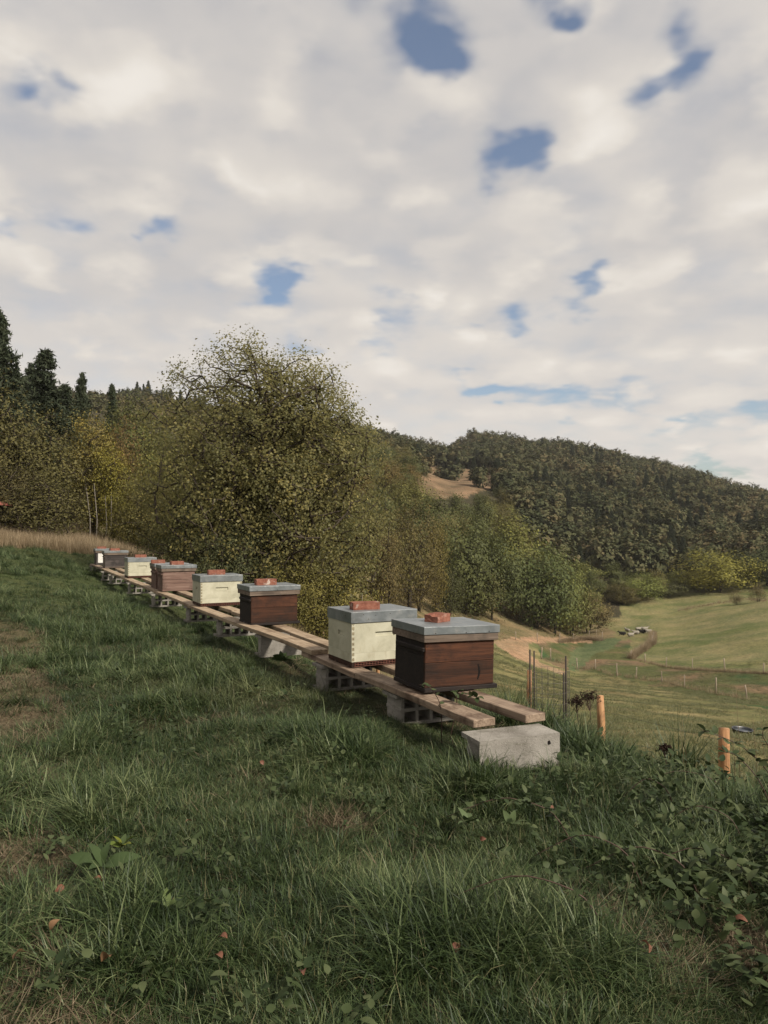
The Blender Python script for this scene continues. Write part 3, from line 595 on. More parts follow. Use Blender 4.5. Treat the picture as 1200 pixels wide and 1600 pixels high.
# ------------------------------------------------------------------ planks and blocks
PLG = 'planks of the hive stand'
def plank(y0, y1, ac, wdt, th, zdrop0, zdrop1, m_, label, skew=0.0):
    a0, a1 = along_of(y0), along_of(y1); L = a1 - a0; p0 = row_xy(a0, ac); 
    bm = bmesh.new(); box(bm, 0, wdt, 0, L, -th, 0)
    bmesh.ops.subdivide_edges(bm, edges=[e for e in bm.edges if e.calc_length() > .5], cuts=6)
    for v in bm.verts: v.co.z += .004 * math.sin(v.co.y * 2.1 + ac * 9); v.co.x += .003 * math.sin(v.co.y * 3 + y0)
    bmesh.ops.bevel(bm, geom=[e for e in bm.edges if len(e.link_faces) == 2 and e.calc_face_angle(0) > .8], offset=.0035, segments=1, affect='EDGES')
    me = bpy.data.meshes.new('plank'); bm.to_mesh(me); bm.free(); me.materials.append(m_)
    o = mobj('plank', me, loc=(p0[0], p0[1], CZ - zdrop0)); o.rotation_euler = (math.atan2(zdrop0 - zdrop1, L), 0, RA + skew)
    return tag(o, label, 'plank', PLG)
plank(4.125, 5.48, -.042, .14, .042, 1.031, 1.036, M['plank_old'], 'nearest left plank, its sawn end resting on the nearest concrete block')
plank(5.485, 6.42, -.042, .14, .042, 1.036, 1.038, M['plank_old'], 'short left plank running under the first cream hive')
plank(6.20, 10.05, -.048, .145, .038, .993, 1.025, M['plank'], 'pale left plank overlapping the short plank and passing under the second brown hive', .004)
plank(10.06, 12.2, -.04, .14, .04, 1.022, 1.022, M['plank'], 'left plank leading from the second cream hive to the pair of pinkish hives')
plank(12.21, 15.2, -.045, .14, .04, 1.02, 1.012, M['plank'], 'left plank between the pair of pinkish hives and the smallest cream hive')
plank(15.21, 18.2, -.04, .14, .04, 1.011, .992, M['plank'], 'left plank behind the smallest cream hive')
plank(18.21, 20.35, -.045, .14, .04, .992, .992, M['plank_old'], 'left plank under the farthest white fronted hive')
plank(4.08, 5.86, .262, .135, .046, 1.030, 1.036, M['plank_old'], 'nearest right plank with its end over the nearest concrete block')
plank(5.87, 9.2, .25, .135, .042, 1.030, 1.024, M['plank'], 'right plank between the first cream hive and the second brown hive')
plank(9.21, 12.3, .25, .135, .04, 1.022, 1.02, M['plank'], 'right plank behind the second cream hive')
plank(12.31, 15.6, .25, .135, .04, 1.018, 1.01, M['plank'], 'right plank beside the smallest cream hive')
plank(15.61, 20.3, .25, .135, .04, 1.008, .992, M['plank'], 'farthest right plank under the two last hives')

def block_mesh(hollow):
    L, D, H = .47, .20, .20; bm = bmesh.new()
    if hollow:
        t_ = .022
        box(bm, 0, L, 0, D, 0, t_); box(bm, 0, L, 0, D, H - t_, H); box(bm, .03, L - .03, 0, D, H / 2 - .011, H / 2 + .011)
        for xa in (.035, .14, .245, .35, .435 - t_): 
            box(bm, xa, xa + t_, .002, D - .002, t_, H / 2 - .011); box(bm, xa, xa + t_, .002, D - .002, H / 2 + .011, H - t_)
    else:
        t_ = .024
        box(bm, 0, L, .004, D, 0, t_); box(bm, 0, L, .004, D, H - t_, H); box(bm, .035, L - .035, .004, D, t_, H - t_); 
        box(bm, 0, L, 0, .0038, 0, H)
    return bm
def block(yd, ac, hollow, label, top=1.0735, dz=0.0, rot=0.0):
    p0 = row_xy(along_of(yd), ac); zt = CZ - top + dz
    bm = block_mesh(hollow); me = bpy.data.meshes.new('concrete_block'); 
    bm.to_mesh(me); bm.free(); me.materials.append(M['concrete'])
    o = mobj('concrete_block', me, loc=(p0[0], p0[1], zt - .20)); o.rotation_euler = (0, 0, RA + rot); 
    tag(o, label, 'concrete block', 'concrete blocks under the planks'); return o
b0 = block(3.93, -.155, False, 'nearest concrete block, porous solid face with two small holes', 1.076, 0, R(-6))
for (hx, hz) in ((.035, .075), (.405, .155)):
    bm = bmesh.new(); bmesh.ops.create_cone(bm, cap_ends=True, segments=9, radius1=.011, radius2=.009, depth=.004, matrix=Matrix.Translation((hx, -.0008, hz)) @ Matrix.Rotation(math.pi / 2, 4, 'X'))
    for v in bm.verts: v.co.x += random.uniform(-.003, .003); v.co.z += random.uniform(-.003, .003)
    bm_obj('hole', bm, M['dark'], b0)
block(4.93, -.03, True, 'hollow concrete block under the plank left of the nearest brown hive', 1.080)
block(5.98, -.06, True, 'hollow concrete block under the plank left of the first cream hive', 1.082)
block(7.35, -.05, False, 'solid faced concrete block below the second brown hive', 1.050)
block(8.75, -.05, True, 'hollow concrete block right of the second cream hive', 1.06)
block(10.15, -.05, True, 'hollow concrete block below the second cream hive', 1.066)
block(12.05, -.12, True, 'concrete block below the left corner of the pinkish hives', 1.066)
block(14.3, -.10, True, 'concrete block in front of the smallest cream hive', 1.060)
block(16.6, -.10, True, 'concrete block halfway between the smallest cream hive and the dark grey hive', 1.048)
block(17.6, -.12, True, 'upright looking concrete block at the foot of the dark grey hive', 1.04)
block(19.9, -.10, True, 'farthest concrete block under the white fronted hive', 1.036)

# ------------------------------------------------------------------ hives
def tiny(o): o['kind'] = 'stuff'; return o
def nails(bm, spots, r=.0035):
    for (x_, y_, z_, ax) in spots:
        m_ = Matrix.Translation((x_, y_, z_)) @ (Matrix.Rotation(math.pi / 2, 4, 'X') if ax == 'y' else Matrix.Rotation(math.pi / 2, 4, 'Y') if ax == 'x' else Matrix.Identity(4))
        bmesh.ops.create_cone(bm, cap_ends=True, segments=6, radius1=r, radius2=r, depth=.002, matrix=m_)
def wooden_hive(mf, ml, ms, mrim, label, xy, z, white=False, bw=.50, bd=.405, rot=0.0):
    t = empty('beehive', (xy[0], xy[1], z), RA + rot); tag(t, label, 'beehive', 'beehives in a row on the planks')
    # local frame: corner of the lid above (0,0); body inset
    ox, oy = .025, .022
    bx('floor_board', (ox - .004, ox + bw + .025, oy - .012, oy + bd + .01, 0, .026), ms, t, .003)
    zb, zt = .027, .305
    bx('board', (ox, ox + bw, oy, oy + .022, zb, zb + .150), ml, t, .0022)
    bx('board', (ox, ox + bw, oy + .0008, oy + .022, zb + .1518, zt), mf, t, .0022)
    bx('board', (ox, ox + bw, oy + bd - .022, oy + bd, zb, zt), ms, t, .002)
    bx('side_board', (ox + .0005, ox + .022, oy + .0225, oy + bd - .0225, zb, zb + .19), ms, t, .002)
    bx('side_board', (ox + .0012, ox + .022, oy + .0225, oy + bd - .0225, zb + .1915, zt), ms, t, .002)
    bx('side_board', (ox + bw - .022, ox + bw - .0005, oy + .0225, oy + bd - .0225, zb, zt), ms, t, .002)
    bx('handle_rail', (ox - .018, ox + .0003, oy + .005, oy + bd - .03, .245, .272), ms, t, .005)
    if white: bx('front_panel', (ox + .04, ox + bw - .04, oy - .010, oy - .0005, zb + .02, zt - .02), M['white_panel'], t, .002)
    bm = bmesh.new(); nails(bm, [(ox + .012, oy - .001, zb + q, 'y') for q in (.03, .12, .19, .25)] + [(ox + bw - .012, oy - .001, zb + q, 'y') for q in (.03, .12, .18, .25)])
    tiny(bm_obj('nail_head', bm, M['nail'], t))
    bx('rim', (.006, .546, .006, .444, .306, .352), mrim, t, .002)
    bm = bmesh.new(); box(bm, 0, .553, 0, .45, .353, .402); o = bm_obj('lid', bm, M['lid'], t, .003, 2)
    bm = bmesh.new(); nails(bm, [(.08, -.001, .362, 'y'), (.3, -.001, .36, 'y'), (.47, -.001, .363, 'y')]); tiny(bm_obj('nail_head', bm, M['nail'], o))
    return t
def cream_hive(label, xy, z, rot=0.0, h=.395):
    t = empty('beehive', (xy[0], xy[1], z), RA + rot); tag(t, label, 'beehive', 'beehives in a row on the planks')
    W_, D_ = .535, .435; o0 = .008
    bx('floor_board', (o0, o0 + .02, o0, o0 + D_, 0, .034), M['brown_low'], t, .002)
    bx('floor_board', (o0 + .03, o0 + W_, o0 + .04, o0 + D_, 0, .012), M['dark'], t)
    bm = bmesh.new()
    for q in range(3): box(bm, o0 + .0205, o0 + W_, o0 - .001, o0 + .004, .001 + q * .0135, .004 + q * .0135)
    for q in range(22): box(bm, o0 + .026 + q * .0235, o0 + .029 + q * .0235, o0 - .002, o0 + .0045, .0045 if q % 2 else .0005, .031)
    bm_obj('entrance_grid', bm, M['red_plastic'], t)
    zb, zs, zt = .035, .098, h - .075
    # front wall in two boards with a hand hold cut into the upper one
    bx('board', (o0, o0 + W_, o0, o0 + .022, zb, zs - .001), M['cream'], t, .0018)
    fr = bmesh.new(); hx0, hx1, hz0, hz1 = o0 + W_ * .36, o0 + W_ * .66, zt - .112, zt - .078
    box(fr, o0, hx0, o0, o0 + .022, zs, zt); box(fr, hx1, o0 + W_, o0, o0 + .022, zs, zt); box(fr, hx0, hx1, o0, o0 + .022, zs, hz0); box(fr, hx0, hx1, o0, o0 + .022, hz1, zt); box(fr, hx0, hx1, o0 + .012, o0 + .022, hz0, hz1)
    bmesh.ops.remove_doubles(fr, verts=fr.verts, dist=1e-5); bm_obj('board', fr, M['cream'], t)
    bx('side_board', (o0, o0 + .022, o0 + .0222, o0 + D_, zb, zs - .001), M['cream'], t, .0015)
    sd = bmesh.new(); y0_, y1_ = o0 + D_ * .32, o0 + D_ * .58
    box(sd, o0, o0 + .022, o0 + .0222, y0_, zs, zt); box(sd, o0, o0 + .022, y1_, o0 + D_, zs, zt); box(sd, o0, o0 + .022, y0_, y1_, zs, hz0); box(sd, o0, o0 + .022, y0_, y1_, hz1, zt); box(sd, o0 + .013, o0 + .022, y0_, y1_, hz0, hz1)
    bmesh.ops.remove_doubles(sd, verts=sd.verts, dist=1e-5); bm_obj('side_board', sd, M['cream'], t)
    bx('side_board', (o0 + W_ - .022, o0 + W_, o0 + .0222, o0 + D_, zb, zt), M['cream'], t, .0015)
    bx('board', (o0 + .0222, o0 + W_ - .0222, o0 + D_ - .022, o0 + D_ - .0005, zb, zt), M['cream'], t)
    bm = bmesh.new(); q = zb + .008
    while q < zt - .012:
        for xx in (o0 + .003, o0 + W_ - .021): box(bm, xx, xx + .018, o0 - .0006, o0 + .001, q, q + .021)
        q += .038
    tiny(bm_obj('finger_joint', bm, M['joint'], t))
    bm = bmesh.new(); nails(bm, [(o0 + .014, o0 - .001, zb + .03 + q * .034, 'y') for q in range(8)], .002); tiny(bm_obj('nail_head', bm, M['nail'], t))
    bm = bmesh.new(); box(bm, 0, .552, 0, .45, zt - .006, h); l_ = bm_obj('lid', bm, M['lid'], t, .003, 2)
    bm = bmesh.new(); nails(bm, [(.1, -.001, h - .02, 'y'), (.2, -.001, h - .03, 'y'), (.32, -.001, h - .022, 'y'), (.14, -.001, h - .055, 'y'), (-.001, .1, h - .03, 'x')], .003); tiny(bm_obj('nail_head', bm, M['nail'], l_))
    return t
LBL = ['nearest hive, dark reddish brown wood with a flat grey lid, by the plank ends', 'nearest cream hive, square box with a grey lid, half behind the nearest brown hive',
       'reddish brown hive with a brick marked in white, between two cream hives', 'cream hive with finger jointed corners, left of the reddish brown hive',
       'front hive of the touching pair in faded pinkish wood', 'rear hive of the touching pair in faded pinkish wood', 'smallest cream hive, between the pinkish pair and the dark grey hive',
       'dark grey weathered hive near the far end of the planks', 'farthest hive, white front panel, half hidden by the dark grey hive']
hv = []
for (kd, yd, dr), lb in zip(HIVES, LBL):
    xy = row_xy(along_of(yd), 0.0); z = CZ - dr + .004
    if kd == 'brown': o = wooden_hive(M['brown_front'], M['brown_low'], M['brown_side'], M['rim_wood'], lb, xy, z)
    elif kd == 'cream': o = cream_hive(lb, xy, z, h=.40 if yd < 6 else .385)
    elif kd == 'pink': o = wooden_hive(M['pink_wood'], M['pink_wood'], M['pink_wood'], M['rim_wood'], lb, xy, z)
    elif kd == 'grey': o = wooden_hive(M['grey_black_wood'], M['grey_black_wood'], M['rim_wood'], M['rim_wood'], lb, xy, z)
    else: o = wooden_hive(M['grey_black_wood'], M['grey_black_wood'], M['grey_black_wood'], M['rim_wood'], lb, xy, z, white=True)
    hv.append(o)
hv[0].rotation_euler = (R(.3), R(1.6), RA - R(1))
hv[0].location.z += .008
# black elongated wood knot on the front of the nearest hive
bm = bmesh.new()
for i in range(9):
    a = i / 8; box(bm, .402 + .008 * math.sin(a * 3) , .412 + .008 * math.sin(a * 3) + .006 * math.sin(a * math.pi), .0212, .0222, .06 + a * .085, .06 + a * .085 + .0104)
bm_obj('knot_mark', bm, M['dark'], hv[0])
# bricks: (hive, local centre, rotation deg, length, width, height, mortar, label)
BR = [(0, .235, .25, 28, .155, .10, .052, .15, 'orange red brick with a chipped corner on the nearest brown hive'), (1, .19, .17, -8, .21, .10, .055, .45, 'dull red brick on the nearest cream hive'),
      (2, .235, .2, -4, .215, .10, .06, .95, 'red brick with white mortar smears on the reddish brown hive'), (3, .26, .22, -3, .215, .10, .058, .35, 'red brick lying on the cream hive left of the reddish brown one'),
      (4, .28, .2, 5, .2, .10, .055, .3, 'brick on the front hive of the pinkish pair'), (5, .1, .25, -6, .22, .10, .055, .3, 'brick on the rear hive of the pinkish pair'), (6, .28, .25, 0, .215, .10, .055, .2, 'brick on the smallest cream hive'),
      (7, .26, .2, 8, .22, .10, .055, .2, 'brick on the dark grey hive'), (8, .18, .25, -5, .22, .10, .055, .2, 'brick on the farthest hive')]
bpy.context.view_layer.update()
for (hi, lx, ly, rt, L, W2, H2, mo, lb) in BR:
    h = hv[hi]; top = .402 if HIVES[hi][0] != 'cream' else (.40 if hi == 1 else .385)
    wp = h.matrix_world @ Vector((lx, ly, top))
    bm = bmesh.new(); box(bm, -L / 2, L / 2, -W2 / 2, W2 / 2, 0, H2); bmesh.ops.subdivide_edges(bm, edges=bm.edges[:], cuts=4, use_grid_fill=True)
    for v in bm.verts: 
        if v.co.z > .004: v.co += Vector((random.uniform(-1, 1), random.uniform(-1, 1), random.uniform(-1, 1))) * .0012
        if hi == 0 and v.co.x < -L * .2 and v.co.z > H2 * .7: v.co.z -= .016 * (1 if v.co.y < 0 else .4)
    o = bm_obj('brick', bm, M['brick']); a = o.data.attributes.new('mortar', 'FLOAT', 'POINT'); a.data.foreach_set('value', np.full(len(o.data.vertices), mo, dtype=np.float32))
    o.location = wp; o.rotation_euler = (h.rotation_euler[0], h.rotation_euler[1], h.rotation_euler[2] + R(rt)); tag(o, lb, 'brick', 'bricks weighing down the hive lids')

# ------------------------------------------------------------------ trees
def leaves(centers, n_per, spread, size, aspect=1.7, upb=.5, tipcol=None, seed_rng=rng, flat=1.0, hang=0.0, outc=None, outw=0.0):
    m_ = len(centers); C_ = np.repeat(centers, n_per, 0); N = len(C_)
    off = seed_rng.normal(0, 1, (N, 3)); off *= np.array([spread, spread, spread * flat]); p_ = C_ + off; p_[:, 2] -= hang * seed_rng.random(N)
    nrm = seed_rng.normal(0, 1, (N, 3)); nrm[:, 2] += upb
    if outc is not None:
        ov = (p_ - outc) / np.array([1., 1., 1.]); ov /= np.linalg.norm(ov, axis=1, keepdims=True) + 1e-9; nrm = nrm * .6 + ov * outw
    nrm /= np.linalg.norm(nrm, axis=1, keepdims=True)
    rnd_ = seed_rng.normal(0, 1, (N, 3)); a = np.cross(nrm, rnd_); a /= np.linalg.norm(a, axis=1, keepdims=True) + 1e-9; b = np.cross(nrm, a)
    L = size * seed_rng.uniform(.6, 1.35, (N, 1)); W3 = L / aspect
    Vv = np.stack([p_ - a * L * .5, p_ + b * W3 * .5 + nrm * W3 * .15, p_ + a * L * .5, p_ - b * W3 * .5 + nrm * W3 * .15], 1).reshape(-1, 3)
    f = np.arange(N * 4).reshape(-1, 4)
    tcv = seed_rng.random(m_) if tipcol is None else tipcol
    lc = np.clip(.55 * np.repeat(tcv, n_per) + .45 * seed_rng.random(N), 0, 1)
    return Vv, f, np.repeat(lc, 4)
def skeleton(tips, trunk, r0, gravity=.25):
    """connect tips to the trunk by nearest branches; returns A, B, ra, rb"""
    nodes = [np.array(p_, float) for p_ in trunk]; par = [-1] + list(range(len(trunk) - 1))
    ax = np.array([trunk[0][0], trunk[0][1]])
    tt0 = np.array(trunk)
    dmin = np.min(np.linalg.norm(tips[:, None] - tt0[None], axis=2), axis=1); order = np.argsort(dmin)
    buf = np.zeros((len(trunk) + len(tips) * 4, 3)); buf[:len(trunk)] = tt0; n = len(trunk)
    par += [0] * (len(buf) - len(par))
    for i in order:
        tp = tips[i]; d = buf[:n] - tp; dd = np.sqrt((d ** 2).sum(1)) + gravity * 2.0 * np.maximum(0, d[:, 2] + .15)
        j = int(np.argmin(dd)); L = np.linalg.norm(buf[j] - tp); k = 1 if L < .5 else 3
        prev = j
        for q in range(1, k + 1):
            f = q / k; p_ = buf[j] * (1 - f) + tp * f
            if q < k: p_ = p_ + rng.normal(0, L * .05, 3) + np.array([0, 0, -L * .10 * math.sin(f * math.pi)])
            buf[n] = p_; par[n] = prev; prev = n; n += 1
    par = np.array(par[:n]); cnt = np.ones(n)
    for i in range(n - 1, 0, -1): cnt[par[i]] += cnt[i]
    # branches inserted later always have larger index than their parent
    rad = r0 * np.sqrt(cnt); i = np.arange(1, n)
    return buf[par[i]], buf[i], np.minimum(rad[par[i]], rad[i] * 1.3), rad[i]
def crown_tips(n, H, W2, cb, shape='oval', seed=None):
    """points filling a crown envelope, height H, width W2, crown base cb; lumpy outline"""
    g = np.random.default_rng(seed); P_ = []
    lob = g.normal(0, 1, (10, 3)); lob /= np.linalg.norm(lob, axis=1, keepdims=True); la = g.uniform(-.22, .28, 10)
    while len(P_) < n:
        q = g.normal(0, 1, 3); q /= np.linalg.norm(q); r = g.random() ** .42
        if shape == 'dome': r = r / (math.hypot(q[0], q[1]) ** 3.4 + abs(q[2]) ** 3.4) ** (1 / 3.4)
        k = 1 + (la * np.clip(lob @ q, 0, 1) ** 3).sum()
        z = q[2]
        wz = {'oval': 1.0, 'cone': 1.0 - .35 * z, 'round': 1.0, 'wide': 1.0 - .22 * z, 'column': .85, 'dome': 1.0 - .06 * z}[shape]
        p_ = np.array([q[0] * W2 / 2 * wz, q[1] * W2 / 2 * wz, q[2] * (H - cb) / 2]) * r * k; p_[2] += (H + cb) / 2
        if p_[2] > cb * .6: P_.append(p_)
    return np.array(P_)
def tree_meshes(H, W2, cb, ntips, nl, lsize, leafm, barkm, shape='oval', stems=1, spread=.3, seed=1, r0=.010, k=4, trunkh=.8, upb=.5, aspect=1.7, outw=1.0):
    tips = crown_tips(ntips, H, W2, cb, shape, seed); g = np.random.default_rng(seed + 99)
    AA, BB, RA_, RB_ = [], [], [], []
    grp = np.zeros(ntips, int) if stems == 1 else g.integers(0, stems, ntips)
    for s_ in range(stems):
        a = 2 * math.pi * s_ / stems + .5; lean_ = 0.0 if stems == 1 else W2 * .16
        tr = [np.array([math.cos(a) * .12 * (stems > 1), math.sin(a) * .12 * (stems > 1), -.3])]
        m_ = 9
        for q in range(1, m_ + 1):
            f = q / m_; tr.append(np.array([tr[0][0] + math.cos(a) * lean_ * f + g.normal(0, .03 * W2 / 6), tr[0][1] + math.sin(a) * lean_ * f + g.normal(0, .03 * W2 / 6), H * trunkh * f]))
        if stems > 1:
            grp_t = tips[np.argsort(np.linalg.norm(tips[:, :2] - np.array(tr[-1][:2]), axis=1))] if False else tips[grp == s_]
        else: grp_t = tips
        A, B, ra, rb = skeleton(grp_t, tr, r0); AA.append(A); BB.append(B); RA_.append(ra); RB_.append(rb)
    Vt, ft = tubes(np.concatenate(AA), np.concatenate(BB), np.concatenate(RA_), np.concatenate(RB_), k)
    tm = np_mesh('trunk', Vt, [ft], None, True, [barkm])
    low = 1 - np.clip((tips[:, 2] - cb) / (H - cb), 0, 1)
    Vl, fl, lc = leaves(tips, nl, spread, lsize, aspect, upb, np.clip(g.random(ntips) * .7 + .15 + .18 * low * g.random(ntips), 0, 1), g, outc=np.array([0, 0, (H + cb) * .42]), outw=outw)
    cm = np_mesh('crown', Vl, [fl], {'lc': ('FLOAT', lc)}, False, [leafm])
    return tm, cm
def pine_meshes(H, W2, seed=1, nl=34, lsize=.34):
    g = np.random.default_rng(seed); A, B, ra, rb, C_ = [], [], [], [], []
    zs = np.linspace(0, H, 14); wob = np.cumsum(g.normal(0, .05, (14, 2)), 0)
    for i in range(13):
        A.append([*wob[i], zs[i] - .3 * (i == 0)]); B.append([*wob[i + 1], zs[i + 1]]); f = 1 - i / 13; ra.append(.02 * H * f + .01); rb.append(.02 * H * (1 - (i + 1) / 13) + .01)
    z = H * .12
    while z < H * .985:
        f = z / H; L0 = W2 / 2 * (1 - f) ** 1.05 * (1 + .12 * math.sin(z * 5)) + .12; m_ = g.integers(4, 7); a0 = g.uniform(0, 6.28)
        for q in range(m_):
            a = a0 + q * 2 * math.pi / m_ + g.normal(0, .25); L = L0 * g.uniform(.55, 1.2); rise = g.uniform(-.15, .12)
            c0 = np.array([np.interp(z, zs, wob[:, 0]), np.interp(z, zs, wob[:, 1]), z]); prev = c0
            steps = max(2, int(L / .35))
            for s_ in range(1, steps + 1):
                t_ = s_ / steps; p_ = c0 + np.array([math.cos(a) * L * t_, math.sin(a) * L * t_, L * (rise * t_ - .10 * math.sin(t_ * 3))]) + g.normal(0, .03, 3)
                A.append(prev); B.append(p_); ra.append(.03 * (1 - t_) + .012); rb.append(.03 * (1 - t_) + .008); prev = p_
                if t_ > .25: C_.append(p_ + np.array([0, 0, .05])); C_.append(p_ + g.normal(0, .16 * (1 - f * .5), 3) * [1, 1, .4])
        z += H * g.uniform(.025, .05)
    for q in range(6): C_.append(np.array([wob[-1][0], wob[-1][1], H - .1 * q]))
    Vt, ft = tubes(A, B, np.array(ra), np.array(rb), 5); tm = np_mesh('trunk', Vt, [ft], None, True, [M['bark']])
    Vl, fl, lc = leaves(np.array(C_), nl, .13, lsize, 4.5, .3, None, g, .7); cm = np_mesh('crown', Vl, [fl], {'lc': ('FLOAT', lc)}, False, [M['needle']])
    return tm, cm
def place_tree(name, ms, xyz, s, label, cat, group=None, tint=(1, 1, 1), rz=None, sz=None, lean=0.0):
    t = empty(name, tuple(xyz), rng.uniform(0, 6.28) if rz is None else rz); t.scale = (s, s, sz or s); t.rotation_euler[0] = lean
    tag(t, label, cat, group)
    a = mobj('trunk', ms[0], t); b = mobj('crown', ms[1], t); b.color = (*tint, 1)
    return t

# main autumn tree behind the hives
p_ = P(425, 925, 21.5); mt = tree_meshes(8.0, 6.5, .35, 1300, 72, .076, M['leaf_main'], M['bark'], 'dome', 5, .19, 11, .0085, 4, .74, .6, 1.5, outw=.9)
TX = P(428, 900, 21.5)[0]; place_tree('autumn_tree', mt, (TX, 21.5, gz(TX, 21.5) - .1), 1.0, 'big autumn tree with yellowing leaves and many stems, behind the row of hives', 'tree', rz=.4)
b1_ = tree_meshes(3.4, 3.6, .1, 330, 50, .075, M['leaf'], M['bark'], 'round', 6, .17, 21, .005, 4, .6)
for (bpx, bY, bs, bt, lb) in ((325, 21.0, .95, (.9, .95, .8), 'dark green bush at the left foot of the big autumn tree'), (360, 19.5, .72, (.62, .7, .65), 'low dark bush in front of the big autumn tree'), (515, 20.5, .78, (1.35, 1.22, .7), 'low bush of yellowing leaves at the right foot of the big autumn tree'),
                             (250, 33, 1.1, (1.1, 1.0, .7), 'olive bush above the dry grass, left of the big autumn tree'), (450, 19.6, .62, (1.25, 1.15, .7), 'small yellow leaved bush behind the hive marked with white')):
    x_ = P(bpx, 900, bY)[0]; place_tree('bush', b1_, (x_, bY, gz(x_, bY) - .15), bs, lb, 'bush', tint=bt)
midv = [tree_meshes(8.5, 6.2, 1.0, 200, 34, .20, M['leaf'], M['bark'], 'oval', 1, .40, 31), tree_meshes(8, 6.8, .8, 220, 34, .19, M['leaf'], M['bark'], 'wide', 3, .40, 32), tree_meshes(9, 5, 1.0, 190, 34, .20, M['leaf'], M['bark'], 'column', 2, .36, 33), tree_meshes(7.5, 6.5, .3, 220, 34, .19, M['leaf'], M['bark'], 'round', 4, .42, 34)]
farv = [tree_meshes(8.5, 7.0, .8, 80, 85, .29, M['leaf'], M['bark'], 'oval', 1, .55, 41, outw=1.5, upb=.9), tree_meshes(8, 7.4, .6, 85, 85, .28, M['leaf'], M['bark'], 'wide', 2, .55, 42, outw=1.5, upb=.9), tree_meshes(9, 5.8, .8, 75, 85, .28, M['leaf'], M['bark'], 'oval', 2, .50, 43, outw=1.5, upb=.9), tree_meshes(7.5, 7.2, .3, 85, 85, .29, M['leaf'], M['bark'], 'round', 3, .58, 44, outw=1.5, upb=.9)]
# left wood
YG, BR_, OL, DK, RU, LG = (1.75, 1.6, .75), (.92, .86, .64), (1.15, 1.05, .75), (.62, .72, .62), (1.3, .9, .7), (1.45, 1.55, .9)
def tree_px(name, ms, px_, ytop, ybase, Y, label, cat='tree', group=None, tint=(1, 1, 1), H0=8.5, wpx=None, W0=6.2):
    x_ = P(px_, 800, Y)[0]; z0 = gz(x_, Y); top = P(px_, ytop, Y)[2]; s = max(.15, (top - z0) / H0)
    o = place_tree(name, ms, (x_, Y, z0 - .1), s, label, cat, group, tint)
    if wpx: k = (wpx / F * Y) / W0; o.scale = (k, k, s)
    return o
tree_px('broadleaf_tree', midv[1], 55, 640, 0, 34, 'brownish olive tree below the pines at the left', tint=BR_, H0=8.1, wpx=170, W0=6.8)
tree_px('broadleaf_tree', midv[3], -10, 610, 0, 33, 'tall brownish tree at the left edge above the dry grass', tint=(.92, .86, .64), H0=7.6, wpx=170, W0=6.5)
tree_px('bush', midv[3], 70, 735, 0, 31.5, 'spreading dark bush with drooping boughs above the dry grass', 'bush', tint=(.85, .8, .62), H0=7.6, wpx=150, W0=6.5)
tree_px('bush', midv[1], 5, 720, 0, 31, 'dark brown bush by the red roof corner', 'bush', tint=(.75, .68, .58), H0=8.1, wpx=120, W0=6.8)
tree_px('birch_tree', midv[2], 148, 642, 0, 36, 'slender yellow green tree with thin pale trunks under the pines', tint=(1.5, 1.25, .7), H0=9.1, wpx=75, W0=4.6)
tree_px('birch_tree', midv[2], 178, 690, 0, 35, 'bright yellow crowned tree left of the big autumn tree', tint=(1.75, 1.6, .7), H0=9.1, wpx=62, W0=4.6)
tree_px('broadleaf_tree', midv[0], 190, 655, 0, 38, 'small tree with a rusty orange top beside the bright yellow one', tint=RU, H0=8.6, wpx=60)
tree_px('broadleaf_tree', midv[0], 222, 625, 0, 44, 'dark green rounded tree left of the big autumn tree on the skyline', tint=(.95, 1.05, .7), H0=8.6, wpx=110)
tree_px('broadleaf_tree', midv[3], 265, 655, 0, 36, 'olive tree touching the left side of the big autumn tree', tint=(1.3, 1.25, .75), H0=7.6, wpx=120)
tree_px('broadleaf_tree', midv[1], 215, 735, 0, 34, 'low yellow green tree above the dry grass beside the autumn tree', tint=(1.3, 1.25, .7), H0=8.1, wpx=90, W0=6.8)
tree_px('broadleaf_tree', midv[1], 310, 700, 0, 32, 'olive green tree standing behind the left half of the autumn tree', tint=(1.1, 1.1, .72), H0=8.1, wpx=130, W0=6.8)
tree_px('broadleaf_tree', midv[0], 115, 690, 0, 40, 'grey brown tree between the pines and the pale trunks', tint=BR_, H0=8.6, wpx=100)
for i, (a, b, c, d) in enumerate(((120, 640, 46, 110), (30, 640, 44, 130), (200, 640, 50, 120), (270, 640, 52, 120), (330, 650, 50, 120), (165, 700, 43, 110))):
    tree_px('broadleaf_tree', midv[i % 4], a, b, 0, c, 'dark tree deep in the left wood', tint=(.8, .82, .62), group='dark trees deep in the left wood', wpx=d)
pv = [pine_meshes(10, 6.2, 3), pine_meshes(10, 5.2, 4), pine_meshes(9.5, 4.6, 5)]
for (a, b, c, wd_, v, lb) in ((-4, 487, 40, 150, 0, 'tallest dark pine cut by the left edge of the picture'), (75, 545, 44, 150, 1, 'broad dark pine, second from the left edge'), (45, 568, 50, 110, 2, 'smaller pine top between the two tallest pines'), (126, 582, 50, 80, 2, 'narrow pine right of the broad dark pine'),
                           (171, 600, 56, 62, 1, 'slim pointed pine nearest the skyline left of the autumn tree'), (100, 600, 48, 110, 0, 'stocky dark pine with a blunt top, between the broad and the narrow pine'), (20, 575, 46, 130, 1, 'dense dark pine just right of the tallest one')):
    x_ = P(a, 800, c)[0]; z0 = gz(x_, c); s = (P(a, b, c)[2] - z0) / (10 if v < 2 else 9.5); o = place_tree('pine_tree', pv[v], (x_, c, z0 - .1), s, lb, 'pine tree', 'pines on the left skyline', (1, 1, 1)); k = wd_ / F * c / 5.6; o.scale = (k, k, s)
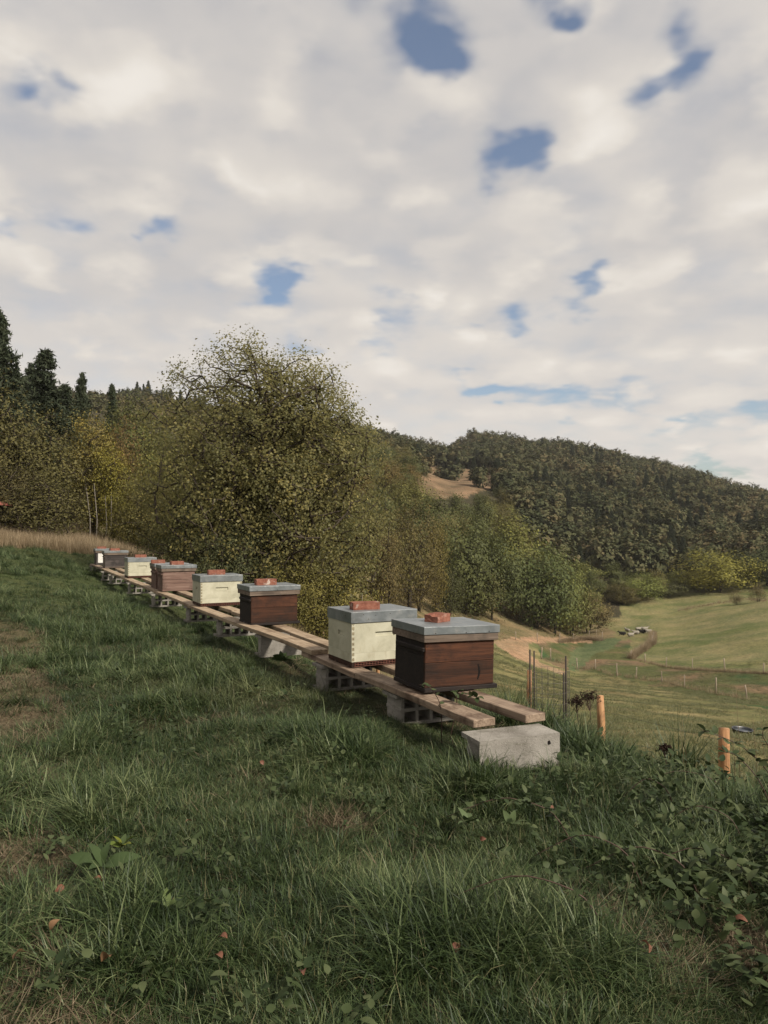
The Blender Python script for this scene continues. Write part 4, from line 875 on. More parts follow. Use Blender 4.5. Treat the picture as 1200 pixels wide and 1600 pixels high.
for i in range(26):   # far pines on the left skyline
    a = 185 + i * 5.2 + random.uniform(-3, 3); Y = 330 + random.uniform(-20, 20); x_ = P(a, 800, Y)[0]
    if 242 < a < 262: continue
    place_tree('pine_tree', pv[i % 3], (x_, Y, gz(x_, Y)), random.uniform(.45, .85), 'tiny pine on the distant skyline left of the autumn tree', 'pine tree', 'tiny pines on the distant skyline')
# pale bare stems under the yellow tree
for i, (a, yb_, yt_) in enumerate(((141, 815, 765), (150, 822, 768), (163, 828, 785), (168, 830, 782))):
    b = P(a, yb_, 33.5); tpt = P(a + (i - 1.5) * 4, yt_, 34); x0, y0 = b[0], b[1]; b[2] = gz(x0, y0) - .1
    mid = (b + tpt) / 2 + np.array([.08, 0, 0]); Vt, fs = tube_path([b, mid, tpt, tpt + (tpt - mid) * .3], [.03, .024, .016, .008], 6)
    tag(mobj('sapling', np_mesh('sapling', Vt, fs, None, True, [M['pale_bark']])), 'thin pale bare stem standing in the dark gap of the left wood', 'sapling', 'thin pale stems in the dark gap of the left wood')

# wood on the slope right of the autumn tree: named trees along its lower edge
EDGE = [(604, 840, 62, 0, 2, (1.2, .98, .82), 'bronze feathery small tree at the left end of the dry bank'), (640, 790, 76, 95, 0, (.95, .8, .62), 'russet brown tree above the bronze small tree'), (590, 770, 66, 110, 1, (.95, .88, .62), 'orange tinged tree right behind the big autumn tree'),
        (683, 830, 82, 48, 2, (1.35, 1.15, .7), 'narrow golden tree standing against the dark wood'), (725, 800, 92, 100, 3, (.75, .85, .62), 'dark green tree right of the narrow golden one'), (768, 835, 96, 80, 0, (.65, .78, .6), 'very dark green tree above the nearest hive'),
        (800, 800, 108, 90, 1, (1.2, 1.25, .72), 'tall olive tree in the middle of the wood edge'), (838, 850, 104, 100, 3, (.72, .9, .66), 'dense dark green tree at the foot of the wood'), (866, 865, 107, 85, 0, (1.1, 1.25, .8), 'grey green leaning tree at the right end of the wood edge'),
        (893, 900, 112, 66, 3, (1.25, 1.25, .85), 'pale olive rounded bush tree beside the grey green one'), (918, 922, 118, 62, 1, (1.15, .95, .8), 'brownish bush at the valley foot left of the sheep'), (700, 870, 84, 60, 3, (.6, .66, .52), 'dark low tree behind the golden one'),
        (655, 850, 79, 60, 1, (1.05, .88, .68), 'rusty brown tree left of the golden one'), (745, 880, 94, 70, 1, (.8, .8, .6), 'low dark tree above the first lid')]
for (a, yt_, Y, wd_, v, tn, lb) in EDGE: tree_px('broadleaf_tree', (farv if Y > 90 else midv)[v], a, yt_, 0, Y, lb, tint=tn, wpx=wd_ or 62, H0=8.3)
shr = tree_meshes(2.6, 2.6, .1, 90, 26, .10, M['leaf'], M['bark'], 'oval', 5, .2, 77, .004)
for (a, yb_, s, lb) in ((768, 955, 1.0, 'pale dry shrub on the bank above the nearest lid'), (806, 968, 1.1, 'pale brown shrub at the edge of the dark wood'), (685, 938, 1.3, 'feathery tan shrub beside the lid of the nearest hive'), (1150, 945, .9, 'low dark shrub on the crest of the far pasture'), (1185, 940, 1.2, 'tangled shrub on the crest at the right edge')):
    h_ = hit(a, yb_, 40); place_tree('shrub', shr, (h_[0], h_[1], h_[2] - .1), s, lb, 'shrub', tint=(2.2, 1.6, 1.2) if a < 900 else (1.2, 1.0, .9))
# trees lining the valley at the right
VAL = [(948, 908, 150, 90, 1, (1.05, .95, .8), 'brown green tree with thin bare trunks in the valley row'), (1002, 897, 146, 62, 0, (1.25, 1.45, .8), 'light green tree with a clear pale trunk, just behind the sheep'), (1035, 908, 150, 58, 3, (.85, .9, .7), 'dull green tree right of the light green one'),
       (1065, 890, 156, 60, 1, (1.3, 1.4, .8), 'mid green tree left of the bright yellow green one'), (1126, 862, 150, 92, 0, (1.75, 1.7, .75), 'bright yellow green tree, largest of the valley row'), (1100, 885, 154, 60, 3, (1.9, 1.8, .75), 'smaller yellow green tree leaning on the brightest one'),
       (1170, 868, 158, 70, 2, (.7, .8, .62), 'dark green tree right of the bright yellow green one'), (1198, 850, 155, 90, 0, (.55, .66, .55), 'very dark tree at the right edge of the valley'), (975, 925, 144, 60, 3, (1.0, .85, .75), 'brownish bush behind the sheep'),
       (1015, 925, 158, 60, 1, (1.1, 1.2, .7), 'low green tree between taller valley trees'), (985, 880, 168, 80, 2, (1.3, 1.25, .8), 'olive tree in the second rank of the valley row'), (1060, 860, 172, 90, 1, (1.15, 1.05, .75), 'rounded olive tree above the valley row'), (905, 880, 150, 80, 2, (1.25, 1.3, .75), 'yellow olive tree at the start of the valley row')]
for (a, yt_, Y, wd_, v, tn, lb) in VAL: tree_px('broadleaf_tree', farv[v], a, yt_, 0, Y, lb, tint=tn, wpx=wd_, H0=8.3)
# the body of the slope wood
cands = []
g = np.random.default_rng(5)
for _ in range(6000):
    Y = g.uniform(85, 215); a = g.uniform(535, 1240); x_ = P(a, 800, Y)[0]; z_ = gz(x_, Y); qx, qy = proj(x_, Y, z_)
    lim = np.interp(qx, [535, 620, 700, 800, 900, 960, 1100, 1240], [890, 885, 900, 930, 960, 955, 905, 890])
    if qy > lim or (645 < qx < 780 and qy - 7.5 / Y * F < 768 and Y > 118) or (qx > 800 and Y > 152): continue
    if all((x_ - c[0]) ** 2 + (Y - c[1]) ** 2 > 6.2 ** 2 for c in cands): cands.append((x_, Y, z_, qx, qy))
cands = sorted(cands, key=lambda c: c[1])[:235]
TINTS = [((.75, .85, .62), 'dark green broadleaf tree packed in the slope wood'), ((1.05, .95, .68), 'olive brown broadleaf tree packed in the slope wood'), ((1.25, .95, .68), 'russet broadleaf tree packed in the slope wood'), ((1.2, 1.2, .75), 'yellowish green broadleaf tree packed in the slope wood')]
for i, c in enumerate(cands):
    q = int(g.choice(4, p=[.38, .3, .14, .18])); tn, lb = TINTS[q]; v = farv[i % 4]; s = g.uniform(.72, 1.05) * (.8 if c[3] > 780 else 1.0)
    lb += (' low' if c[1] < 125 else ' partway up' if c[1] < 165 else ' high up') + (' behind the autumn tree' if c[3] < 680 else ' above the nearest hive' if c[3] < 840 else ' above the sheep' if c[3] < 1040 else ' above the far pasture')
    place_tree('broadleaf_tree', v, (c[0], c[1], c[2] - .4), s, lb, 'tree', lb.replace('tree packed', 'trees packed'), tuple(np.array(tn) * g.uniform(.85, 1.15)), sz=s * g.uniform(.85, 1.15))
# hill forest: one far mass
fv = []
for i in range(6):
    Hh = 7.0; tips = crown_tips(70, Hh, 6.5, .6, ['round', 'oval', 'wide', 'round', 'oval', 'column'][i], 200 + i); g2 = np.random.default_rng(300 + i)
    Vl, fl, lc = leaves(tips, 16, .34, .70, 1.3, .3, None, g2, outc=np.array([0, 0, 2.0]), outw=2.4); me = np_mesh('hill_crown', Vl, [fl], {'lc': ('FLOAT', lc)}, False, [M['leaf_far']]); fv.append(bpy.data.objects.new('hill_crown', me))
for i in range(2): fv.append(bpy.data.objects.new('hill_pine', pv[i][1]))
n = 60000; a = g.uniform(-80, 1330, n); Y = np.sqrt(g.uniform(150 ** 2, 640 ** 2, n)); x_ = (a - 600) / F * Y; z_ = ground(x_, Y); qx, qy = proj(x_, Y, z_)
ok = (Y > 205) | ((qx < 520) & (Y > 185)) | ((qx > 800) & (Y > 150) & (qy < 905)) ; cl_ex = in_poly(qx, qy, CLEAR) | in_poly(qx, qy - 9, CLEAR) | in_poly(qx, qy - 18, CLEAR) | in_poly(qx, qy - 27, CLEAR) | (in_poly(qx, qy - 36, CLEAR) & (Y < 300)); ok &= ~(cl_ex & (g.random(n) < .97)) & ~((in_poly(qx, qy, HEATH) | in_poly(qx, qy - 12, HEATH) | in_poly(qx, qy - 22, HEATH)) & (g.random(n) < .95)) & ~((qx < 520) & (Y < 70))
x_, Y, z_, qx = x_[ok], Y[ok], z_[ok], qx[ok]
cell = {}; sel = []
for i in range(len(x_)):
    k = (int(x_[i] // 4.9), int(Y[i] // 4.9))
    if k in cell: continue
    cell[k] = 1; sel.append(i)
sel = np.array(sel); x_, Y, z_ = x_[sel], Y[sel], z_[sel]; n = len(x_)
s = g.uniform(.62, 1.3, n) * (1 - .18 * np.clip((Y - 420) / 150, 0, 1)); s = s * np.where((qx[sel] < 330), .72, 1.0); ii = g.integers(0, 6, n); pm_ = fbm(x_, Y, .02, 71) > .60; ii = np.where(pm_ & (g.random(n) < .45), g.integers(6, 8, n), ii); s = np.where(ii > 5, s * .7, s)
ht = tubes([[0, 0, -.5], [0, 0, 2.5]], [[0, 0, 2.5], [.1, 0, 5]], np.array([.16, .12]), np.array([.12, .04]), 5); htm = np_mesh('trunk', ht[0], [ht[1]], None, True, [M['bark']])
rz_h = g.uniform(0, 6.28, n); qxx = qx[sel]; near = np.nonzero((ii < 6) & (qxx > 540) & (qxx < 1230))[0]; near = near[np.argsort(Y[near])][:130]; isn = np.zeros(n, bool); isn[near] = True
for i in near:
    band = 'left of the clearing' if qxx[i] < 690 else 'under the clearing' if qxx[i] < 800 else 'above the dark wood edge' if qxx[i] < 920 else 'above the sheep' if qxx[i] < 1060 else 'behind the yellow tree'
    lb = ('near' if Y[i] < np.median(Y[near]) else 'farther') + ' small olive tree on the far hill, ' + band
    place_tree('hill_tree', (htm, fv[int(ii[i])].data), (x_[i], Y[i], z_[i] - .6), float(s[i]), lb, 'tree', lb.replace(' tree ', ' trees ', 1), rz=float(rz_h[i]))
x_, Y, z_, s, ii, rz_h = (v[~isn] for v in (x_, Y, z_, s, ii, rz_h)); n = len(x_)
scatter('hill_forest', np.stack([x_, Y, z_ - .6], 1), np.stack([np.zeros(n), np.zeros(n), rz_h], 1), np.stack([s, s, s * g.uniform(.75, 1.1, n)], 1), ii, fv, 'autumn brown forest covering the far hills')

# slim stake with a young sapling behind the nearest cream hive
sx = P(566, 930, 16.5); z0 = gz(sx[0], sx[1]); st = empty('sapling', (sx[0], sx[1], z0)); tag(st, 'young sapling tied upright behind the nearest cream hive', 'sapling')
Vt, fs = tube_path([(0, 0, -.1), (.02, 0, 1.0), (.0, 0, 2.1)], [.012, .01, .005], 5); mobj('stem', np_mesh('stem', Vt, fs, None, True, [M['pale_bark']]), st)
tp_ = np.array([[random.gauss(0, .12), random.gauss(0, .12), random.uniform(1.2, 2.2)] for _ in range(26)]); Vl, fl, lc = leaves(tp_, 5, .05, .09, 1.6); mobj('leaf_cluster', np_mesh('leaf_cluster', Vl, [fl], {'lc': ('FLOAT', lc)}, False, [M['leaf_main']]), st)

# ------------------------------------------------------------------ fences
def stake(name, base, h, r, m_, parent, lean=0.0, split=False, k=7):
    b = np.array(base, float); tp = b + np.array([math.sin(lean) * h, 0, h])
    pts_ = [b - [0, 0, .25], b + (tp - b) * .33 + rng.normal(0, r * .12, 3), b + (tp - b) * .7 + rng.normal(0, r * .12, 3), tp]
    Vt, fs = tube_path(pts_, [r, r * .98, r * .93, r * .88], k); Vt = Vt + rng.normal(0, r * .09, Vt.shape)
    me = np_mesh(name, Vt, fs, None, False, [m_]); return mobj(name, me, parent)
def fence(name, posts_px, label, ppx_h, m_, ym, r=.045, nwire=3, hmin=.9, hmax=1.3, cols=None):
    t = empty(name, (0, 0, 0)); tag(t, label, 'fence'); tops = []; first = None
    for (a, b) in posts_px:
        h_ = hit(a, b, ym)
        if h_ is None: continue
        if first is None: first = h_.copy(); t.location = first
        hh = random.uniform(hmin, hmax); stake('post', h_ - first, hh, r * random.uniform(.8, 1.2), m_, t, random.gauss(0, .05)); tops.append((h_ - first, hh))
    A, B = [], []
    for (p0, h0), (p1, h1) in zip(tops[:-1], tops[1:]):
        for q in range(nwire): f = .3 + .6 * q / max(1, nwire - 1); A.append(p0 + [0, 0, h0 * f]); B.append(p1 + [0, 0, h1 * f])
    Vt, ft = tubes(A, B, np.full(len(A), .004), np.full(len(A), .004), 3); mobj('wire', np_mesh('wire', Vt, [ft], None, False, [M['wire']]), t); return t
fence('pasture_fence', [(1021, 1000)] + FA, 'thin post and wire fence on the far side of the ditch, lined with dry grass', 20, M['old_post'], 40, .05)
fence('pasture_fence', FB, 'thin post and wire fence on the near side of the ditch', 18, M['old_post'], 40, .055)
fence('track_fence', [(775, 1000)] + FC + [(932, 996)], 'pale post fence along the earth track left of the sheep', 12, M['old_post'], 50, .05)
# near fence of orange split stakes below the bank
nf = empty('stake_fence'); tag(nf, 'fence of orange split stakes below the bank right of the hives', 'fence')
NP = [(1132, 1137, 7.0, .055), (941, 1087, 9.6, .05), (826, 1047, 12.2, .045), (692, 1000, 15.0, .05), (590, 962, 18.5, .05), (521.5, 933, 25.5, .035), (503.5, 944, 22.5, .04), (502, 933, 24, .035), (484, 930, 25.5, .04), (469, 926, 24.0, .045), (456, 925, 26, .04)]
o0_ = None; tops = []
for (a, yt_, Y, r) in NP:
    tp = P(a, yt_, Y); gg = gz(tp[0], tp[1]); b = np.array([tp[0], tp[1], gg])
    if o0_ is None: o0_ = b.copy(); nf.location = b
    stake('post', b - o0_, tp[2] - gg, r, M['post'], nf, random.gauss(0, .02), k=6); tops.append((b - o0_, tp[2] - gg))
    if False: stake('post', b - o0_ + [-.06, -.01, 0], (tp[2] - gg) * .93, r * .6, M['post'], nf, .01, k=5)
A, B = [], []
srt = sorted(tops, key=lambda q: q[0][1])
for (p0, h0), (p1, h1) in zip(srt[:-1], srt[1:]):
    for f in (.45, .8): A.append(p0 + [0, 0, h0 * f]); B.append(p1 + [0, 0, h1 * f])
Vt, ft = tubes(A, B, np.full(len(A), .002), np.full(len(A), .002), 3); mobj('wire', np_mesh('wire', Vt, [ft], None, False, [M['wire']]), nf)
# rusty rods holding a loop of wire mesh
RZ = [(828, 1015, 7.4), (834.5, 1017, 7.9), (884, 1025, 7.5), (880.5, 1052, 8.0)]
cg = empty('wire_mesh_guard'); first = None; rp = []
tag(cg, 'thin rusty rods holding a loop of wire mesh right of the nearest hive', 'wire guard')
for (a, yt_, Y) in RZ:
    tp = P(a, yt_, Y); gg = gz(tp[0], tp[1]); b = np.array([tp[0], tp[1], gg])
    if first is None: first = b.copy(); cg.location = b
    Vt, fs = tube_path([b - first - [0.03, 0, .15], (b + tp) / 2 - first, tp - first], [.009, .0085, .008], 6); mobj('rod', np_mesh('rod', Vt, fs, None, True, [M['rust']]), cg); rp.append((b - first, tp[2] - gg))
c0 = (rp[0][0] + rp[2][0]) / 2; rad_ = np.linalg.norm(rp[2][0] - rp[0][0]) / 2; A, B = [], []
mtop = P(850, 1045, 7.5)[2] - (first[2])
for i in range(22):
    a0, a1 = 2 * math.pi * i / 22, 2 * math.pi * (i + 1) / 22; q0 = c0 + [rad_ * math.cos(a0), rad_ * .8 * math.sin(a0), 0]; q1 = c0 + [rad_ * math.cos(a1), rad_ * .8 * math.sin(a1), 0]
    A.append(q0 * [1, 1, 0] + [0, 0, -.3]); B.append(q0 * [1, 1, 0] + [0, 0, mtop])
    zq = mtop
    while zq > -.3: A.append(q0 * [1, 1, 0] + [0, 0, zq]); B.append(q1 * [1, 1, 0] + [0, 0, zq]); zq -= .10
Vt, ft = tubes(A, B, np.full(len(A), .0017), np.full(len(A), .0017), 3); mobj('wire_mesh', np_mesh('wire_mesh', Vt, [ft], None, False, [M['wire']]), cg)

# black trough beside the nearest orange stake
tp = hit(1160, 1149, 9); tr_ = empty('water_trough', (tp[0], tp[1], tp[2] + .18)); k_ = 17.0 / F * tp[1] / .155; tr_.scale = (k_, k_, k_); tr_.rotation_euler = (R(8), R(5), R(10)); tag(tr_, 'black oval tub with a pale shine, just right of the nearest orange stake', 'tub')
def loft(rings, name, m_, parent, cap=(True, True)):
    k = len(rings[0]); Vt = np.concatenate(rings); f = []
    for i in range(len(rings) - 1):
        for q in range(k): f.append((i * k + q, i * k + (q + 1) % k, (i + 1) * k + (q + 1) % k, (i + 1) * k + q))
    fs = [np.array(f)]; caps = []
    if cap[0]: caps.append(list(range(k))[::-1])
    if cap[1]: caps.append([(len(rings) - 1) * k + q for q in range(k)])
    if caps: fs.append(np.array(caps))
    return mobj(name, np_mesh(name, Vt, fs, None, True, [m_]), parent)
def oval(rx, ry, z, k=28): a = np.arange(k) * 2 * math.pi / k; return np.stack([rx * np.cos(a), ry * np.sin(a), np.full(k, z)], 1)
loft([oval(.13, .085, -.06), oval(.15, .10, 0), oval(.158, .108, .0), oval(.158, .108, .012), oval(.145, .095, .012), oval(.14, .09, -.012)], 'tub_shell', M['black_plastic'], tr_, (True, False))
loft([oval(.139, .089, -.010), oval(.1, .06, -.0099)], 'water_surface', M['water'], tr_, (False, True))

# sheep
def sheep_proto():
    def blob(pts_, rad_, name, m_, parent):
        me = bpy.data.meshes.new(name); me.from_pydata([tuple(q) for q in pts_], [(i, i + 1) for i in range(len(pts_) - 1)], []); me.materials.append(m_)
        return me
    V, Fq, base = [], [], 0
    def ell(c, r, n=10, m2=7):
        nonlocal base
        vs = []; 
        for i in range(m2 + 1):
            ph = math.pi * i / m2
            for j in range(n): th = 2 * math.pi * j / n; vs.append((c[0] + r[0] * math.sin(ph) * math.cos(th), c[1] + r[1] * math.sin(ph) * math.sin(th), c[2] + r[2] * math.cos(ph)))
        for i in range(m2):
            for j in range(n): Fq.append((base + i * n + j, base + i * n + (j + 1) % n, base + (i + 1) * n + (j + 1) % n, base + (i + 1) * n + j))
        V.extend(vs); base += len(vs)
    return ell, V, Fq
def sheep_mesh(lying):
    # one continuous body lofted along the spine, rump to muzzle
    lift = -.22 if lying else 0.0
    secs = [(-.62, .62, .05, .06), (-.58, .62, .17, .18), (-.45, .62, .24, .25), (-.2, .60, .27, .28), (.1, .60, .26, .28), (.32, .64, .21, .24), (.45, .74, .14, .17), (.53, .86, .09, .12), (.60, .92, .085, .10), (.70, .88, .06, .07), (.78, .83, .045, .05), (.80, .82, .015, .02)]
    rings = []
    for (x_, z_, ry, rz_) in secs:
        a = np.arange(12) * 2 * math.pi / 12; rings.append(np.stack([np.full(12, x_) + (.0 if x_ < .4 else 0) * a, ry * np.cos(a), z_ + lift + rz_ * np.sin(a)], 1))
    Vt = np.concatenate(rings); Vt = Vt + rng.normal(0, .008, Vt.shape); f = []
    for i in range(len(rings) - 1):
        for q in range(12): f.append((i * 12 + q, i * 12 + (q + 1) % 12, (i + 1) * 12 + (q + 1) % 12, (i + 1) * 12 + q))
    return Vt, [np.array(f)]
def make_sheep(px_, py_, lying, dark, label, rz, s=1.0):
    h_ = hit(px_, py_, 60); t = empty('sheep', tuple(h_), rz); t.scale = (s * .85,) * 3; tag(t, label, 'sheep', 'sheep resting in the valley')
    m_ = M['wool_dark'] if dark else M['wool']; Vt, fs = sheep_mesh(lying); mobj('body', np_mesh('body', Vt, fs, None, True, [m_]), t)
    lift = -.22 if lying else 0.0
    for sy in (-1, 1):
        for xx in (-.42, .28):
            pts_ = [(xx, sy * .13, .5 + lift), (xx + .03, sy * .13, .28 + lift), (xx, sy * .13, .0)] if not lying else [(xx, sy * .2, .28), (xx + .12, sy * .24, .12), (xx + .25, sy * .22, .03)]
            Vt, fs = tube_path(pts_, [.06, .035, .028], 6); mobj('leg', np_mesh('leg', Vt, fs, None, True, [m_]), t)
        Vt, fs = tube_path([(.56, sy * .06, .98 + lift), (.55, sy * .17, .95 + lift)], [.03, .008], 5); mobj('ear', np_mesh('ear', Vt, fs, None, True, [m_]), t)
for a in ((972, 993, True, True, 'black sheep lying at the left end of the flock', 2.8), (980, 990, False, False, 'white sheep standing next to the black one', 1.9), (986, 995, True, False, 'cream sheep lying lowest in the flock', .2), (993, 991.5, True, False, 'small cream sheep lying in the middle of the flock', 3.0),
          (998, 988, False, False, 'cream sheep standing left of the dark backed one', .3), (1003, 990, True, True, 'dark sheep lying among the cream ones', 2.9), (1008, 987.5, False, False, 'cream sheep standing behind the dark one', .1), (1013, 989.5, True, False, 'cream sheep at the right end of the flock', 3.1)):
    make_sheep(*a)

# shed with red roof, only its eaves corner in view at the left edge
sh = P(-68, 800, 27.5); z0 = gz(sh[0], sh[1]); shed = empty('shed', (sh[0], sh[1], z0), R(8)); tag(shed, 'corner of a red tiled shed roof at the left edge under the trees', 'shed')
ez = P(0, 787, 27.5)[2] - z0
for nm, dm in (('wall', (-2.2, .45, -.08, 0, -.5, ez - .05)), ('wall', (-2.2, .45, 2.4, 2.48, -.5, ez - .05)), ('wall', (.37, .45, .001, 2.399, -.5, ez - .05))): bx(nm, dm, M['shed_wall'], shed)
for i in range(9):
    bm = bmesh.new(); x1_ = .95 - i * .36; v0 = box(bm, x1_ - .352, x1_, -.45, 2.9, 0, .05)
    for v in bm.verts: v.co.z += ez - .02 + (.95 - v.co.x) * .32 + .02 * math.sin(v.co.y * 9)
    bm_obj('roof_panel', bm, M['roof_tile'], shed)

# ------------------------------------------------------------------ foreground plants
def leaf_mesh(L, W2, curl=.3, fold=.15, notch=True, jag=0.0):
    n = 7; V2, f = [], []
    for i in range(n):
        t_ = i / (n - 1); wv_ = W2 * math.sin(math.pi * t_ ** .8) ** .8 * .5 if 0 < i < n - 1 else 0.001
        if jag: wv_ *= 1 + jag * (1 if i % 2 else -1)
        z_ = curl * L * math.sin(t_ * 1.7) * .5 - curl * L * t_ * t_ * .5
        V2 += [(t_ * L, -wv_, z_ + fold * wv_), (t_ * L, 0, z_), (t_ * L, wv_, z_ + fold * wv_)]
    for i in range(n - 1):
        o_ = i * 3; f += [(o_, o_ + 3, o_ + 4, o_ + 1), (o_ + 1, o_ + 4, o_ + 5, o_ + 2)]
    return np.array(V2), np.array(f)
def leaf_data(name, L, W2, m_, lc=.5, **k): Vt, f = leaf_mesh(L, W2, **k); return np_mesh(name, Vt, [f], {'lc': ('FLOAT', np.full(len(Vt), lc))}, True, [m_])
LF = [leaf_data('leaf', .06, .036, M['weed_leaf'], c, curl=cu) for c, cu in ((.3, .2), (.6, .5), (.9, -.2))]
def bramble(path, label, leaf_s=1.0, nleaf=8, name='bramble_stem'):
    """arching stem through world points with trios of leaves"""
    path = np.array(path, float); o_ = path[0].copy(); t = empty(name, tuple(o_)); tag(t, label, 'bramble')
    tt_ = np.linspace(0, 1, 14); kk = np.linspace(0, 1, len(path)); pp = np.stack([np.interp(tt_, kk, path[:, j]) for j in range(3)], 1)
    for _ in range(2): pp[1:-1] = (pp[:-2] + 2 * pp[1:-1] + pp[2:]) / 4
    Vt, fs = tube_path(pp - o_, np.linspace(.0032, .0014, 14), 5); mobj('stem', np_mesh('stem', Vt, fs, None, True, [M['stem']]), t)
    for i in range(nleaf):
        f = .15 + .85 * (i + .5) / nleaf; p_ = np.array([np.interp(f, tt_, pp[:, j]) for j in range(3)]) - o_; az = rng.uniform(0, 6.28)
        for q in (-.9, 0, .9) if leaf_s > .7 else (0, .9):
            l_ = mobj('leaf', LF[int(rng.integers(0, 3))], t, p_); l_.rotation_euler = (rng.normal(0, .4), rng.normal(-.1, .35), az + q); s_ = leaf_s * rng.uniform(.7, 1.2); l_.scale = (s_, s_, s_)
    return t
def gp(a, b, dz=0.0, ym=1.5): h_ = hit(a, b, ym); return h_ + [0, 0, dz]
# sprig climbing on the planks in front of the nearest hive
s0_ = P(690, 1135, 4.45); s0_[2] = gz(s0_[0], s0_[1])
bramble([s0_, P(690, 1100, 4.40), P(672, 1072, 4.36), P(655, 1070, 4.36)], 'bramble sprig with small green leaves hanging over the left plank at the nearest hive', .62, 6)
bramble([s0_ + [.05, .05, 0], P(715, 1100, 4.5), P(712, 1076, 4.5), P(738, 1088, 4.42), P(748, 1090, 4.40)], 'bramble sprig with broad leaves crossing the gap between the near planks', .75, 6)
# long arching brambles at the right edge
bramble([P(1230, 1270, 3.6), P(1200, 1200, 3.55), P(1160, 1165, 3.5), P(1125, 1150, 3.5), P(1095, 1140, 3.5)], 'long arching bramble in front of the nearest orange stake', .85, 7)
bramble([P(1230, 1330, 3.3), P(1190, 1220, 3.3), P(1150, 1178, 3.35), P(1130, 1175, 3.4)], 'shorter dark bramble crossing low on the nearest orange stake', .85, 5)
bramble([P(1225, 1260, 4.2), P(1205, 1170, 4.2), P(1190, 1150, 4.2), P(1195, 1135, 4.2)], 'upright bramble tip at the right edge beside the black tub', .8, 4)
for i, (a, b, lb) in enumerate(((1100, 1420, 'trailing bramble with round leaves left of the bare straw patch'), (1010, 1400, 'bramble runner spreading leaves in the grass above the bare patch'), (900, 1330, 'pale leaved bramble runner in the middle right of the grass'), (1170, 1340, 'thick bramble clump against the right edge'), (1060, 1290, 'bramble runner below the dark grass tussock'), (960, 1480, 'bramble with reddish stem rising through the bare straw patch'), (1150, 1270, 'bramble tangle under the nearest orange stake'), (1190, 1420, 'dark bramble leaning in from the right edge'))):
    p0 = gp(a, b); dx = random.uniform(-.3, -.1); bramble([p0, p0 + [dx * .3, .02, .16], p0 + [dx, .08, .20], p0 + [dx * 1.8, .1, .10]], lb, random.uniform(.5, .72), 9)
# many small broad leaves in the sward
n = 4200; x, y = meadow_pts(n, 1.8, 6.5, 0, 1250, pw=.9); al, ac = row_uv(x, y); wgt = np.where(x > .30 * y, .62 + .3 * (x > .42 * y), .10) * (fbm(x, y, 1.4, 91) > np.where(x > .38 * y, .36, .48)); k_ = (rng.random(n) < wgt) & (ac < 1.8) & ~((ac > -.1) & (ac < .7) & (al > -.9)); x, y = x[k_], y[k_]
rosm = []
for v in range(4):
    Vs, Fs, ls, b_ = [], [], [], 0
    for q in range(8):
        Vt, f = leaf_mesh(rng.uniform(.03, .06), rng.uniform(.022, .036), rng.uniform(-.2, .5)); a = rng.uniform(0, 6.28); el = rng.uniform(-.3, .8)
        Rm = np.array(Matrix.Rotation(a, 3, 'Z') @ Matrix.Rotation(-el, 3, 'Y')); Vt = Vt @ Rm.T + [rng.normal(0, .035), rng.normal(0, .035), rng.uniform(.05, .17)]; Vs.append(Vt); Fs.append(f + b_); ls.append(np.full(len(Vt), rng.random())); b_ += len(Vt)
    me = np_mesh('leaf_sprig', np.concatenate(Vs), [np.concatenate(Fs)], {'lc': ('FLOAT', np.concatenate(ls))}, True, [M['weed_leaf']]); o = bpy.data.objects.new('leaf_sprig', me); rosm.append(o)
n = len(x); scatter('weed_leaves', np.stack([x, y, ground(x, y)], 1), np.stack([rng.normal(0, .2, n), rng.normal(0, .2, n), rng.uniform(0, 6.28, n)], 1), np.repeat((rng.uniform(.45, .9, n) * np.where(x > .36 * y, 1.3, 1.0))[:, None], 3, 1), rng.integers(0, 4, n), rosm, 'small broad weed leaves mixed into the grass')
# dock plants
def dock(a, b, label, n_, s, tints, ymax=.6):
    p0 = gp(a, b); t = empty('dock_plant', tuple(p0)); tag(t, label, 'plant')
    me = leaf_data('leaf', .15, .06, M['weed_leaf'], .8, curl=.5)
    for i in range(n_):
        l_ = mobj('leaf', me, t, (0, 0, .07)); l_.rotation_euler = (rng.normal(0, .3), rng.uniform(-.9, -.1), i * 6.28 / n_ + rng.normal(0, .3)); q = s * rng.uniform(.7, 1.2); l_.scale = (q, q, q); l_.color = (*tints[i % len(tints)], 1)
dock(190, 1352, 'leafy dock with one bright yellow green leaf standing up, left foreground', 7, .42, [(1.9, 1.7, .6), (1.5, 1.6, .8), (.9, 1, .9)]); dock(160, 1385, 'flat dark dock rosette below the yellow green leaf', 8, .8, [(.75, .9, .8)]); dock(1330 - 600, 1312, 'pale leaved dock rosette in the middle of the grass', 5, .55, [(1.4, 1.5, 1.6)])
dock(800, 1318, 'grey green dock rosette right of the pale one', 5, .5, [(1.3, 1.4, 1.4)]); dock(260, 1455, 'single pale dock in the lower left grass', 3, .5, [(1.4, 1.5, 1.2)]); dock(600, 960 + 90, 'nettle like weed below the pale plank', 6, .7, [(.9, 1, .9)]) if False else None
dock(440, 1045, 'dark leafy weed growing against the solid block below the second brown hive', 9, .9, [(.7, .85, .75)])
